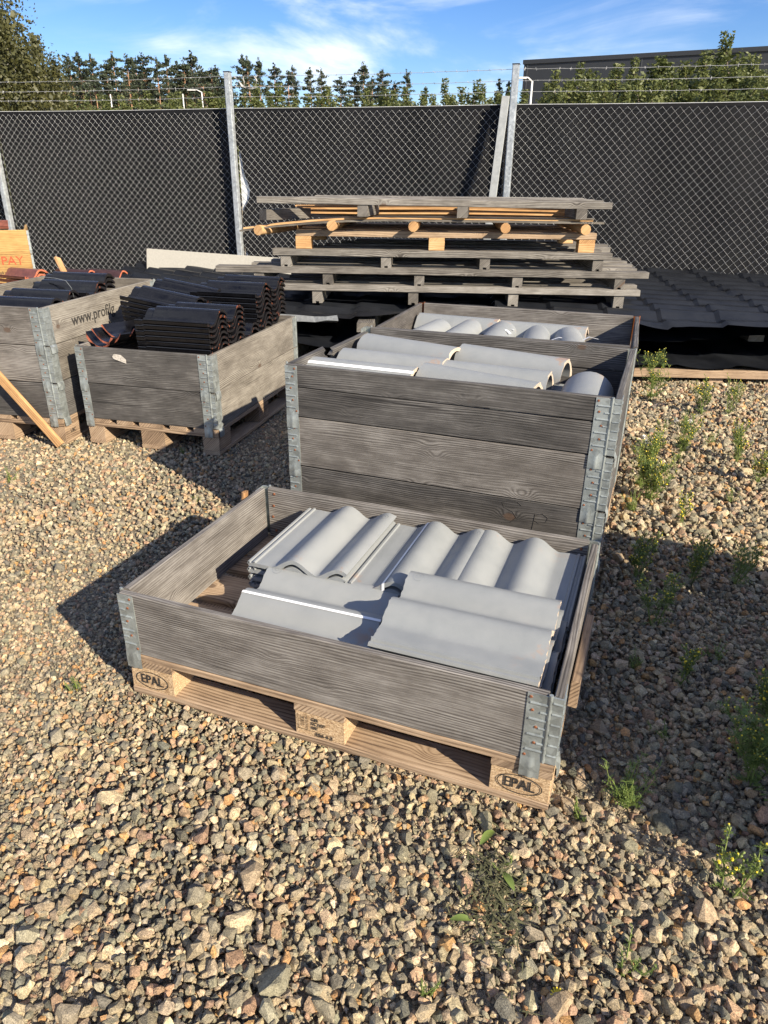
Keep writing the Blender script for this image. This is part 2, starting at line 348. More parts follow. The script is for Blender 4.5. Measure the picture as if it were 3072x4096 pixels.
def text_mesh(s, size, mat, ex=0.0):
    cu = bpy.data.curves.new('lettering', 'FONT'); cu.body = s; cu.size = size; cu.align_x = 'CENTER'; cu.align_y = 'CENTER'
    cu.resolution_u = 3; cu.extrude = 0.0006
    o = bpy.data.objects.new('tmp', cu); C.objects.link(o)
    me = bpy.data.meshes.new_from_object(o.evaluated_get(bpy.context.evaluated_depsgraph_get()))
    bpy.data.objects.remove(o); bpy.data.curves.remove(cu)
    me.materials.clear(); me.materials.append(M[mat]); return me
def ring_mesh(a, b, w, mat, n=32):
    mb = MB(); vs = []
    for k in range(n):
        c, s = math.cos(6.2832*k/n), math.sin(6.2832*k/n)
        vs += [(a*c, b*s, 0), ((a-w)*c, (b-w)*s, 0)]
    mb.add(vs, [(2*k, (2*k+2) % (2*n), (2*k+3) % (2*n), 2*k+1) for k in range(n)])
    return mb.mesh('ring', M[mat])

# ------------------------------------------------------------------ ground and gravel
g = MB(); g.add([(-300, -60, -0.013), (300, -60, -0.013), (300, 400, -0.013), (-300, 400, -0.013)], [(0, 1, 2, 3)])
ob('ground', g.mesh('ground', M['ground']), kind='structure')

def build_gravel():
    nr = np.random.default_rng(5); shapes = []
    for i in range(46):
        bm = bmesh.new(); k = nr.integers(15, 24)
        p = nr.normal(size=(k, 3)); p /= np.linalg.norm(p, axis=1)[:, None]; p = np.sign(p)*np.abs(p)**0.8
        p *= nr.uniform(0.82, 1.08, (k, 1)); p *= np.array([1.0, nr.uniform(0.68, 0.95), nr.uniform(0.5, 0.8)])
        vs = [bm.verts.new(v) for v in p]
        res = bmesh.ops.convex_hull(bm, input=vs)
        bmesh.ops.delete(bm, geom=[v for v in bm.verts if not v.link_faces], context='VERTS')
        bm.verts.index_update(); bmesh.ops.triangulate(bm, faces=bm.faces)
        bmesh.ops.recalc_face_normals(bm, faces=bm.faces); bm.verts.index_update()
        shapes.append((np.array([v.co[:] for v in bm.verts]), np.array([[v.index for v in f.verts] for f in bm.faces])))
        bm.free()
    # candidate positions on jittered grids
    def grid(x0, x1, y0, y1, st):
        xs = np.arange(x0, x1, st); ys = np.arange(y0, y1, st*0.9); X, Y = np.meshgrid(xs, ys)
        X = X+(np.arange(len(ys)) % 2)[:, None]*st/2
        P = np.stack([X.ravel(), Y.ravel()], 1); return P+nr.uniform(-0.36, 0.36, P.shape)*st
    rr = np.array(_r); uu = np.array(_u); ff = np.array(_f); cc = np.array(CAM)
    def infr(P, m=0.10):
        D = np.concatenate([P, np.zeros((len(P), 1))], 1)-cc; z = D@ff
        u = (D@rr)/np.maximum(z, 0.05)*2829.96/3072; v = (D@uu)/np.maximum(z, 0.05)*2829.96/4096
        return (z > 0.2) & (np.abs(u) < 0.5+m) & (v > -0.5-m), z
    pos = []; siz = []; zz = []
    wav = lambda P: 0.006*np.sin(P[:, 0]*3.1+1)*np.cos(P[:, 1]*2.7)+0.004*np.sin(P[:, 0]*7.3+P[:, 1]*5.1)
    for (st, dmin, dmax, med, lift, prob) in ((0.0205, 0, 3.0, 0.0108, -0.004, 1.0), (0.0205, 0, 3.0, 0.0125, 0.003, 0.62), (0.05, 0, 3.2, 0.0172, 0.004, 0.5), (0.11, 0, 3.5, 0.0235, 0.003, 0.32),
                                              (0.026, 3.0, 6.2, 0.0135, -0.002, 1.0), (0.034, 3.0, 6.2, 0.0165, 0.004, 0.75), (0.07, 3.2, 6.2, 0.022, 0.004, 0.4), (0.0115, 0, 2.6, 0.0062, -0.003, 0.85)):
        P = grid(-3.2, 3.2, -1.3, 4.7, st); ok, z = infr(P); ok &= (z >= dmin) & (z < dmax) & (nr.random(len(P)) < prob)
        P = P[ok]; 
        # loose = heaped coarse stone to the right and front, packed = driven-over on the left
        loose = np.clip((P[:, 0]-0.35+0.35*(P[:, 1] < -0.1))*1.6+0.5, 0, 1)
        s = med*np.exp(nr.normal(0, 0.27, len(P)))*(0.70+0.20*loose)
        keep = (nr.random(len(P)) < 0.84+0.16*loose) if lift > 0 else np.ones(len(P), bool)
        h = wav(P)+lift*(0.4+0.9*loose)-s*0.25*(1-loose)+nr.uniform(-0.004, 0.006, len(P))*loose-0.004
        # keep stones from rising into the pallets
        for (x0, x1, y0, y1) in ((-0.01, 1.21, -0.01, 0.81), (-0.02, 1.22, 1.0, 1.83)):
            ins = (P[:, 0] > x0) & (P[:, 0] < x1) & (P[:, 1] > y0) & (P[:, 1] < y1)
            h = np.where(ins, np.minimum(h, -s*0.8-0.002), h)
            deep = (P[:, 0] > x0+0.25) & (P[:, 0] < x1-0.15) & (P[:, 1] > y0+0.35) & (P[:, 1] < y1-0.1); keep &= ~deep
        pos.append(P[keep]); siz.append(s[keep]); zz.append(h[keep])
    P = np.concatenate(pos); S = np.concatenate(siz); Z = np.concatenate(zz); n = len(P)
    q = nr.normal(size=(n, 4)); q[:, 1:3] *= 0.55; q /= np.linalg.norm(q, axis=1)[:, None]
    w, x, y, z = q.T
    RM = np.stack([1-2*(y*y+z*z), 2*(x*y-z*w), 2*(x*z+y*w), 2*(x*y+z*w), 1-2*(x*x+z*z), 2*(y*z-x*w), 2*(x*z-y*w), 2*(y*z+x*w), 1-2*(x*x+y*y)], 1).reshape(n, 3, 3)
    pal = np.array([[0.225, 0.215, 0.165], [0.34, 0.29, 0.205], [0.45, 0.385, 0.275], [0.36, 0.255, 0.175], [0.42, 0.265, 0.125], [0.145, 0.146, 0.125], [0.295, 0.275, 0.215], [0.27, 0.19, 0.14], [0.54, 0.48, 0.37]])
    ci = nr.choice(len(pal), n, p=[0.22, 0.22, 0.14, 0.08, 0.05, 0.10, 0.14, 0.03, 0.02])
    col = pal[ci]*nr.uniform(0.78, 1.22, (n, 1))*nr.uniform(0.96, 1.04, (n, 3))
    vi = nr.integers(0, len(shapes), n); V = []; F = []; CL = []; off = 0
    for k, (bv, bf) in enumerate(shapes):
        idx = np.nonzero(vi == k)[0]; m = len(idx)
        if not m: continue
        vv = np.einsum('nij,vj->nvi', RM[idx], bv)*S[idx][:, None, None]
        vv += np.concatenate([P[idx], Z[idx][:, None]], 1)[:, None, :]
        V.append(vv.reshape(-1, 3)); F.append((bf[None]+(np.arange(m)*len(bv))[:, None, None]+off).reshape(-1, 3))
        CL.append(np.repeat(col[idx], len(bv), 0)); off += m*len(bv)
    V = np.concatenate(V).astype(np.float32); F = np.concatenate(F).astype(np.int32); CL = np.concatenate(CL)*np.array([1.07, 0.98, 0.85])
    me = bpy.data.meshes.new('gravel'); me.vertices.add(len(V)); me.vertices.foreach_set('co', V.ravel())
    me.loops.add(F.size); me.loops.foreach_set('vertex_index', F.ravel())
    me.polygons.add(len(F)); me.polygons.foreach_set('loop_start', np.arange(0, F.size, 3, dtype=np.int32))
    a = me.attributes.new('col', 'FLOAT_COLOR', 'POINT'); a.data.foreach_set('color', np.concatenate([CL, np.ones((len(CL), 1))], 1).astype(np.float32).ravel())
    me.materials.append(M['stone']); me.update(); me.validate(); me.shade_flat()
    print('gravel stones', n, 'tris', len(F))
    ob('gravel', me, label='crushed granite gravel in beige, grey and pink covering the yard', cat='gravel', kind='stuff')
build_gravel()

# ------------------------------------------------------------------ pallets
def pallet(name_label, o, yaw, turned=False, stamp=None, mat='wood_pallet', blockmat='wood_pallet', bright=True):
    """EUR pallet; canonical long side on local x. turned: long side on local y"""
    root = empty('pallet', o, yaw, name_label, 'pallet')
    rz = 0
    def mp(x0, x1, y0, y1):
        return (x0, x1, y0, y1) if not turned else (y0, y1, x0, x1)
    def B(nm, x0, x1, y0, y1, z0, z1, al, m, **kw):
        a, b, c, d = mp(x0, x1, y0, y1); al2 = al if not turned else ('y' if al == 'x' else 'x')
        return board(nm, root, a, b, c, d, z0, z1, m, al2, **kw)
    for i, (y, w) in enumerate(((0, .145), (.1875, .1), (.3275, .145), (.5125, .1), (.655, .145))):
        B('deck_board', 0, 1.2, y, y+w, .122, .144, 'x', mat, seg=3, seed=i)
    for x in (0, .5275, 1.055): B('stringer_board', x, x+.145, .001, .799, .1, .1218, 'y', mat, seed=x)
    blocks = []
    for y, w in ((0, .1), (.3275, .145), (.7, .1)):
        for x in (0, .5275, 1.055):
            b = B('block', x+.002, x+.143, y+.002, y+w-.002, .0222, .0998, 'x', blockmat, seg=1, jit=0.002, seed=(x, y)); blocks.append(b)
        B('bottom_board', 0, 1.2, y, y+w, 0, .022, 'x', mat, seg=3, seed=y)
    return root, blocks

fp, fblocks = pallet('wooden pallet with oval stamps on its corner blocks under the front crate', (0, 0, 0), 0, blockmat='chip')
def on_front(block_i, me, dx, dz, name, rot=(math.pi/2, 0, 0)):
    b = fblocks[block_i]
    return ob(name, me, b, (dx, -0.0505, dz), rot)
ep = text_mesh('EPAL', 0.044, 'ink'); rg = ring_mesh(0.055, 0.029, 0.0026, 'ink')
for _v in ep.vertices: _v.co.x *= .80
for bi in (0, 2):
    on_front(bi, ep, 0.0, 0.0, 'lettering'); on_front(bi, rg, 0.0, 0.0, 'stamp_ring')
for s, x, z, sz in (('GB', -0.018, 0.022, 0.015), ('FC107', -0.008, 0.008, 0.015), ('HT', -0.018, -0.006, 0.015), ('024-4-3', 0.008, -0.026, 0.016)):
    on_front(1, text_mesh(s, sz, 'ink'), x+0.006, z, 'lettering')
mb = MB()
for (x0, x1, z0, z1) in ((-.062, -.0605, -.016, .032), (-.036, -.0345, -.016, .032), (-.062, -.0345, -.0175, -.016), (-.062, .045, -.0175, -.0165), (-.053, -.0515, -.008, .028), (-.053, -.044, .010, .0115), (-.053, -.044, .020, .0215), (-.045, -.0435, -.004, .028)):
    mb.add([(x0, 0, z0), (x1, 0, z0), (x1, 0, z1), (x0, 0, z1)], [(0, 1, 2, 3)])
on_front(1, mb.mesh('stamp', M['ink']), 0.0, 0.0, 'wheat_stamp', (0, 0, 0))

# ------------------------------------------------------------------ pallet collars
_hc = {}
def hinge_mesh(h, kind, mat):
    """corner hinge; origin at the collar's outer corner at its lower edge. kind R: front-right, L: front-left"""
    key = (h, kind, mat)
    if key in _hc: return _hc[key]
    mb = MB()
    def plate(x0, x1, y0, y1, z0, z1): mb.box(x0, x1, y0, y1, z0, z1)
    def halfbar_x(x0, x1, z, r, y):      # raised rib on the front plate
        vs = []
        for x in (x0, x1):
            for a in (0, 45, 90, 135, 180): vs.append((x, y-r*math.sin(R(a))*0.8, z+r*math.cos(R(a))))
        mb.add(vs, [(k, k+5, k+6, k+1) for k in range(4)]+[(0, 1, 2, 3, 4), (9, 8, 7, 6, 5)])
    def tab(x0, x1, y, out):              # stepped tongue that grips what is below
        w = x1-x0; prof = [(0, 0), (.30, 0), (.40, -.0022), (.5, -.0032), (.60, -.0022), (.70, 0), (1, 0)]
        vs = []
        for (zz, oy) in ((.030, 0.0), (0.010, -.0008), (-.004, -.0028), (-.040, -.0034), (-.045, -.0028)):
            for (u, b) in prof: vs.append((x0+w*u+(0.004*(0.5-u) if zz < -.045 else 0), y+oy+b*(1 if zz < .01 else .15), zz))
        n = len(prof)
        mb.add(vs, [(i*n+k, (i+1)*n+k, (i+1)*n+k+1, i*n+k+1) for i in range(4) for k in range(n-1)])
    if kind == 'R':
        plate(-.078, -.0305, -.0022, .0, .012, h-.004); tab(-.078, -.0305, -.0022, 1)
        for i, z in enumerate((.035, .08, .125, .17)):
            halfbar_x(-.070, -.031, z, .0034, -.0022)
            if i < 3: halfbar_x(-.046, -.031, z+.022, .0030, -.0022)
        mb.tube([(-.0265, -.001, .006), (-.0265, -.001, h+.001)], .0048, 8)
        plate(-.022, .0022, -.0022, .003, .006, h-.004)
        for z in (.03, .06, .09, .12, .15, .18): halfbar_x(-.020, .001, z, .0028, -.0022)
        plate(.0002, .0024, .003, .058, .004, h-.004)
        for z in (.03, .06, .09, .12, .15, .18): mb.box(.0024, .0048, .003, .035, z-.002, z+.002)
        vs = []
        for (zz, ox) in ((.004, .0024), (-.006, .007), (-.040, .008)):
            for (yy, b) in ((.004, 0), (.018, .003), (.03, .005), (.045, .002), (.058, 0)): vs.append((ox+b*(zz < 0), yy, zz))
        mb.add(vs, [(i*5+k, i*5+k+1, (i+1)*5+k+1, (i+1)*5+k) for i in range(2) for k in range(4)])
        riv = [(-.070, .018), (-.052, .058), (-.052, .104), (-.064, .150), (-.070, .186)]
    else:
        plate(.0, .050, -.0022, .0, .012, h-.006); tab(.0, .050, -.0022, 1)
        for i, z in enumerate((.035, .08, .125, .17)):
            halfbar_x(.002, .040, z, .0034, -.0022)
            if i < 3: halfbar_x(.002, .018, z+.022, .0030, -.0022)
        plate(-.0024, -.0002, .022, .075, .004, h-.006)
        mb.tube([(-.001, .019, .006), (-.001, .019, h+.001)], .0045, 8)
        riv = [(.042, .022), (.028, .064), (.022, .110), (.030, .154), (.040, .184)]
    me = mb.mesh('hinge', M[mat]); bm = bmesh.new(); bm.from_mesh(me); bmesh.ops.recalc_face_normals(bm, faces=bm.faces); bm.to_mesh(me); bm.free()
    me.set_sharp_from_angle(angle=R(35)); _hc[key] = (me, riv); return _hc[key]
rv = MB(); n = 8
rv.add([(0.0042*math.cos(6.2832*k/n), 0, 0.0042*math.sin(6.2832*k/n)) for k in range(n)]+[(0.003*math.cos(6.2832*k/n), -0.0018, 0.003*math.sin(6.2832*k/n)) for k in range(n)],
       [(k, (k+1) % n, n+(k+1) % n, n+k) for k in range(n)]+[tuple(range(n, 2*n))])
RIV = rv.mesh('rivet', M['rivet'])
rv2 = MB()
rv2.add([(0.0055*math.cos(6.2832*k/n), 0, 0.0055*math.sin(6.2832*k/n)) for k in range(n)]+[(0.004*math.cos(6.2832*k/n), 0.0022, 0.004*math.sin(6.2832*k/n)) for k in range(n)],
        [(k, n+k, n+(k+1) % n, (k+1) % n) for k in range(n)]+[tuple(range(2*n-1, n-1, -1))])
RIV_IN = rv2.mesh('rivet', M['rivet'])

def collar(o, yaw, z, L, D, label, h=0.2, splits=(1, 1, 1, 1), mats=('wood_grey',)*4, hm='galv', hinges='RLrl', rivets=True, skip_left=False, plank_labels=None):
    """splits: boards per side in the order front, right, back, left"""
    root = empty('pallet_collar', (o[0], o[1], z), yaw, label, 'pallet collar')
    def side(i, fn):
        k = splits[i]; r = random.Random(label+str(i)); cuts = [0, h] if k == 1 else [0, h*r.uniform(.46, .58), h]
        for j in range(k):
            b = fn(cuts[j]+.0012, cuts[j+1]-.0022, mats[i], r.random())
    side(0, lambda a, b, m, s: board('plank', root, .006, L-.0315, 0, .020, a, b, m, 'x', seg=3, seed=s))
    side(1, lambda a, b, m, s: board('plank', root, L-.0205, L, .0035, D-.026, a, b, m, 'y', seg=3, seed=s))
    side(2, lambda a, b, m, s: board('plank', root, .030, L-.030, D-.020, D, a, b, m, 'x', seg=3, seed=s))
    if not skip_left: side(3, lambda a, b, m, s: board('plank', root, 0, .0205, .026, D-.026, a, b, m, 'y', seg=3, seed=s))
    for k in hinges:
        kind = k.upper(); me, riv = hinge_mesh(h, kind, hm)
        if k == 'R': hh = ob('hinge', me, root, (L, 0, 0))
        elif k == 'L': hh = ob('hinge', me, root, (0, 0, 0))
        elif k == 'r': hh = ob('hinge', me, root, (0, D, 0), (0, 0, math.pi))
        else: hh = ob('hinge', me, root, (L, D, 0), (0, 0, math.pi))
        if rivets and k in 'RL':
            for (x, zz) in riv: ob('rivet', RIV, hh, (x, -.0024, zz))
    return root

c = collar((0, 0), 0, .144, 1.2, .8, 'low single grey collar of the front crate, holding rows of grey tiles', mats=('wood_grey',)*4)
for (x, z) in ((.055, .178), (.05, .13), (.045, .085), (.055, .03), (1.15, .17), (1.155, .11)):
    ob('rivet', RIV_IN, c, (x, .7797, z), (0, 0, math.pi))
for (y, z) in ((.748, .165), (.755, .12), (.752, .07), (.742, .03), (.05, .17)):
    ob('rivet', RIV_IN, c, (.0208, y, z), (0, 0, math.pi/2*1))

# middle crate
MO, MY = (-.005, 1.018), -0.001
pallet('wooden pallet hidden low under the tall middle crate', (MO[0], MO[1], 0), MY)
collar(MO, MY, .144, 1.2, .8, 'lowest grey collar of the tall middle crate with a handwritten S and p', mats=('wood_dark',)*4)
collar(MO, MY, .344, 1.2, .8, 'middle collar of the tall crate, one wide knotty brown-grey plank in front', mats=('wood_grey', 'wood_dark', 'wood_dark', 'wood_dark'))
mt = collar(MO, MY, .544, 1.2, .8, 'top collar of the tall middle crate, two dark cracked planks and a splintered left side', splits=(2, 2, 2, 1), mats=('wood_dark',)*4, skip_left=True)
board('plank', mt, 0, .0205, .026, .774, .001, .105, 'wood_dark', 'y', seg=3)
def jag_plank(parent, y0, y1, z0, z1, jag0, jag1, seed):
    r = random.Random(seed); mb = MB(); k = 9; vs = []
    for x in (0, .0205):
        for j in range(k+1):
            z = z0+(z1-z0)*j/k
            vs += [(x, y0+(r.uniform(0, .045) if jag0 else 0), z), (x, y1-(r.uniform(0, .055) if jag1 else 0), z)]
    n = 2*(k+1); fs = []
    for j in range(k):
        a = 2*j; fs += [(a, a+1, a+3, a+2), (n+a, n+a+2, n+a+3, n+a+1), (a, a+2, n+a+2, n+a), (a+1, n+a+1, n+a+3, a+3)]
    fs += [(0, n, n+1, 1), (2*k, 2*k+1, n+2*k+1, n+2*k)]
    c = Vector((.01, (y0+y1)/2, (z0+z1)/2)); 
    # grain along X of the object: turn the local frame
    vs = [((v[1]-c.y), -(v[0]-c.x), v[2]-c.z) for v in vs]
    mb.add(vs, fs); me = mb.mesh('broken_plank', M['wood_dark']); bm = bmesh.new(); bm.from_mesh(me); bmesh.ops.recalc_face_normals(bm, faces=bm.faces); bm.to_mesh(me); bm.free()
    ob('broken_plank', me, parent, c, (0, 0, math.pi/2), 'splintered upper plank of the left side')
jag_plank(mt, .026, .34, .107, .197, False, True, 3); jag_plank(mt, .37, .774, .107, .178, True, False, 5)
mc = MB()
def scribble(mb, pts, r=.0013):
    mb.tube(pts, r, 4)
S = [(.075, 0, .06), (.06, 0, .072), (.03, 0, .075), (.005, 0, .062), (.012, 0, .045), (.045, 0, .032), (.06, 0, .012), (.04, 0, -.012), (.01, 0, -.018)]
scribble(mc, S); scribble(mc, [(.125, 0, .035), (.122, 0, .0), (.118, 0, -.03)]); scribble(mc, [(.124, 0, .03), (.15, 0, .042), (.17, 0, .03), (.165, 0, .012), (.14, 0, .004), (.123, 0, .012)])
ob('handwriting', mc.mesh('handwriting', M['ink_soft']), bpy.data.objects['pallet_collar.001'], (.845, -.0008, .118), (0, 0, 0))

# rear crate behind the middle one
FO, FY = (.002, 1.905), 0.04
pallet('wooden pallet hidden under the rear crate of roof fittings', (FO[0], FO[1], -.02), FY)
collar(FO, FY, .124, 1.2, .8, 'lowest collar of the rear crate behind the tall middle crate', mats=('wood_dark',)*4, hinges='', rivets=False)
collar(FO, FY, .324, 1.2, .8, 'second collar from the ground of the rear crate behind the tall one', mats=('wood_dark',)*4, hinges='', rivets=False)
collar(FO, FY, .524, 1.2, .8, 'top collar of the rear crate, knotty brown-grey back plank and rusty hinges', splits=(1, 1, 1, 1), mats=('wood_dark', 'wood_dark', 'wood_grey', 'wood_grey'), hm='galv_rust', rivets=False, hinges='rl')

# two-collar crate with black tiles
BO, BY = (-1.625, 1.671), 0.108
pallet('wooden pallet under the two-collar crate of black tiles', (BO[0], BO[1], 0), BY, turned=True)
b0 = collar(BO, BY, .144, .8, 1.2, 'lower dark collar of the two-collar crate of black tiles', mats=('wood_dark', 'wood_pale', 'wood_dark', 'wood_grey'))
b1 = collar(BO, BY, .344, .8, 1.2, 'upper collar of the two-collar crate, torn paper label on its front plank', mats=('wood_dark', 'wood_pale', 'wood_grey', 'wood_grey'))
mb = MB(); mb.add([(0, 0, 0), (.075, 0, -.022), (.076, 0, .0), (.05, 0, .022), (.01, 0, .026), (-.004, 0, .012)], [(0, 1, 2, 3, 4, 5)])
ob('torn_paper_label', mb.mesh('torn_label', simple('torn_paper', (0.5, 0.46, 0.4), 0.9, 0, 90, 0.4)), b1, (.23, -.0035, .145))
# three-collar crate at the left edge
AO, AY = (-2.509, 1.466), 0.16
ap, ablocks = pallet('wooden pallet with a burnt-in UIC mark under the three-collar crate at left', (AO[0], AO[1], 0), AY, turned=True)
for i, (nm, m) in enumerate((('lowest collar of the three-collar crate at the left edge', 'wood_dark'), ('middle collar of the three-collar crate at the left edge', 'wood_grey'), ('top collar of the left-edge crate, printed with a web address on its side', 'wood_grey'))):
    a1 = collar(AO, AY, .144+.2*i, .8, 1.2, nm, mats=(m, 'wood_pale' if i else 'wood_dark', 'wood_pale', 'wood_pale'))
tm = text_mesh('www.profilg', .092, 'ink_soft')
_w = max(v.co.x for v in tm.vertices)-min(v.co.x for v in tm.vertices)
ob('lettering', tm, a1, (.8022, .445, .095), (math.pi/2, 0, math.pi/2), scale=(.435/_w, 1.0, 1.0))
# UIC mark on the corner block's right side
ub = min(ablocks, key=lambda b: (b.location.y, -b.location.x))
tm = text_mesh('UIC', .030, 'ink')
ob('lettering', tm, ub, (0.0, -0.0505, 0.0), (math.pi/2, 0, 0))
# tall crate out of frame on the right: its shadow lies across the yard
XO = (2.3, -0.35)
pallet('wooden pallet of the tall crate standing out of frame at right', (XO[0], XO[1], 0), 0.0, turned=True)
for i in range(4):
    collar(XO, 0.0, .144+.2*i, .8, 1.2, ['lowest', 'second', 'third', 'topmost'][i]+' collar of the four-collar crate standing out of frame at right', hinges='RL', rivets=False)

# ------------------------------------------------------------------ roof tiles
def tile_mesh(name, prof, length, thick, mats, seg=2, head=None, crown=0.0, seed=0, rough_end=0.0, side=0):
    """prof: list of (y, z) across; length on local x, centred in x; head: (length, drop) of the narrowed head end at -x"""
    r = random.Random(seed); xs = [-length/2+length*i/seg for i in range(seg+1)]
    if head: xs = [-length/2, -length/2+head[0], -length/2+head[0]+.002]+xs[1:]
    n = len(prof); top = []; bot = []
    nrm = []
    for i in range(n):
        a = prof[max(0, i-1)]; b = prof[min(n-1, i+1)]; d = Vector((b[0]-a[0], b[1]-a[1])).normalized(); nrm.append((-d.y, d.x))
    mb = MB(); vs = []
    for ix, x in enumerate(xs):
        drop = (head[1] if head and ix < 2 else 0.0); cz = crown*(1-(2*x/length)**2)
        for i, (y, z) in enumerate(prof):
            e = r.uniform(-rough_end, rough_end) if ix in (0, len(xs)-1) else 0
            vs.append((x+e, y, z-drop*(1 if z > .02 else .3)+cz))
        for i, (y, z) in enumerate(prof):
            vs.append((x, y-nrm[i][0]*thick, z-nrm[i][1]*thick-drop*(1 if z > .02 else .3)+cz))
    W = 2*n; fs = []; mi = []
    for ix in range(len(xs)-1):
        for i in range(n-1):
            a = ix*W+i; fs.append((a, a+W, a+W+1, a+1)); mi.append(0)
            b = a+n; fs.append((b, b+1, b+W+1, b+W)); mi.append(0)
        a = ix*W; fs.append((a, a+n, a+n+W, a+W)); mi.append(side)
        a = ix*W+n-1; fs.append((a, a+W, a+n+W, a+n)); mi.append(side)
    for ix in (0, len(xs)-1):
        for i in range(n-1):
            a = ix*W+i; f = (a, a+1, a+n+1, a+n); fs.append(f if ix == 0 else f[::-1]); mi.append(1)
    mb.v = vs; mb.f = fs; mb.m = mi
    return mb.mesh(name, mats, angle=38)

def grey_prof(n=34, w=.335):
    p = [(0, -.004), (.004, .004), (.010, .004), (.013, -.001), (.020, -.001), (.022, .006), (.028, .006), (.031, .001), (.040, .001)]
    u0 = .040/w
    for i in range(1, n+1):
        u = u0+(1-u0)*i/n; t = (u-.26)/.44
        z = .037*(.5-.5*math.cos(2*math.pi*t))**.8 if u > .26 else .002*max(0, 1-(u-u0)/(.26-u0))
        p.append((u*w, z))
    return p
GP = grey_prof()
GREY = [tile_mesh('roof_tile', GP, .42, .013, [M['tile_grey'], M['tile_grey']], 2, seed=s, rough_end=.0012) for s in range(2)]
GREYE = [tile_mesh('roof_tile', GP, .42, .013, [M['tile_grey'], M['tile_core']], 2, seed=s, rough_end=.002, side=1) for s in (5,)]
# pressed ring mark near the head end of the second roll
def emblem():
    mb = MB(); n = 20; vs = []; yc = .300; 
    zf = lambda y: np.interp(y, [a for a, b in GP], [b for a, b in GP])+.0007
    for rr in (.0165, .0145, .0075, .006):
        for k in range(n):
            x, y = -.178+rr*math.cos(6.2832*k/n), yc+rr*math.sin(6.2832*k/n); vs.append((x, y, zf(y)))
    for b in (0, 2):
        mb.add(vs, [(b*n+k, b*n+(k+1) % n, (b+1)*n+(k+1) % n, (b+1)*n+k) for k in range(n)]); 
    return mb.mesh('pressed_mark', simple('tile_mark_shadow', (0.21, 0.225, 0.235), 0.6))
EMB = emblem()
def strap_on(prof, s_i, length, z, name='strap'):
    """flat strap along the tile's length lying on the profile between two profile points, bent down over both ends"""
    mb = MB(); w = .0042; (y0, z0) = s_i; dz = z0
    e = .0009; xs = [-length/2-.0012, length/2+.0012]
    zf = lambda y: np.interp(y, [a for a, b in prof], [b for a, b in prof])
    pts = [(xs[0], -.11), (xs[0], 0), (xs[1], 0), (xs[1], -.11)]
    vs = []; ys = [y0-w+2*w*k/4 for k in range(5)]
    for (x, d) in pts:
        for y in ys: vs.append((x, y, zf(y)+.0022+d))
    mb.add(vs, [(5*i+k, 5*i+k+1, 5*i+6+k, 5*i+5+k) for i in range(3) for k in range(4)])
    return mb.mesh(name, M['strap'])

def stack(meshes, n, base, pitch, loc, rz, label, tilt=(0, 0), group=None, shift=(0, 0), name='roof_tile', jitter=.003, mark=False, start_z=None):
    """n nested tiles one above the other; loc: local origin (x centre, y of the lock edge); returns the top tile"""
    r = random.Random(label); top = None
    for i in range(n):
        lab = ('top' if i == n-1 else 'bottom' if i == 0 else ordw(n-1-i)+' from top')
        o = ob(name, meshes[i % len(meshes)], None, (loc[0]+shift[0]*(n-1-i)+r.uniform(-jitter, jitter), loc[1]+shift[1]*(n-1-i)+r.uniform(-jitter, jitter), base+pitch*i),
               (tilt[0], tilt[1]+r.uniform(-.004, .004), rz+r.uniform(-.012, .012)), label % lab, 'roof tile', group)
        top = o
    if mark: ob('pressed_mark', EMB, top)
    return top
# front crate. back row: length along depth. local tile x -> world -y ; lock edge at left
GP_T = .013
def row_stack(x_left, n, ztop, flip, lab, mark=True):
    pitch = .0255; base = ztop-.037-pitch*(n-1)
    # rz=-90deg: local x -> -y (head end at the back), local y -> +x
    if not flip: return stack(GREY, n, base, pitch, (x_left, .548), -math.pi/2, lab, mark=mark)
    return stack(GREY, n, base, pitch, (x_left+.332, .548), math.pi/2, lab, mark=False)
t1 = row_stack(.200, 6, .338, False, '%s grey two-wave tile in the back-row stack at the left')
t2 = row_stack(.521, 6, .335, False, '%s grey two-wave tile in the middle stack of the back row')
t3 = row_stack(.842, 6, .338, True, '%s grey tile in the right stack of the back row, ribbed edge at right')
# front row: length along x, lock edge towards the camera
tl = stack(GREY, 5, .263-.0255*4, .0255, (.487, .040), 0.0, '%s grey tile in the left stack of the front row', mark=True)
tr = stack(GREY[:1]+GREYE, 2, .306, .026, (.930, .040), -0.012, '%s grey tile of the raised pair at front right, raw sandy edge', mark=True)
tb = stack(GREY, 6, .280-.0255*5-.004, .0255, (.952, .035), 0.0, '%s grey tile beneath the raised pair at front right, mostly hidden')
st = ob('plastic_strap', strap_on(GP, (.128, 0.0), .42, 0), None, tuple(t2.location), tuple(t2.rotation_euler), 'white strap across the middle stack of grey tiles in the back row', 'strap')
st = ob('plastic_strap', strap_on(GP, (.152, 0.0), .42, 0), None, tuple(tl.location), tuple(tl.rotation_euler), 'white strap along the left stack of grey tiles in the front row', 'strap')

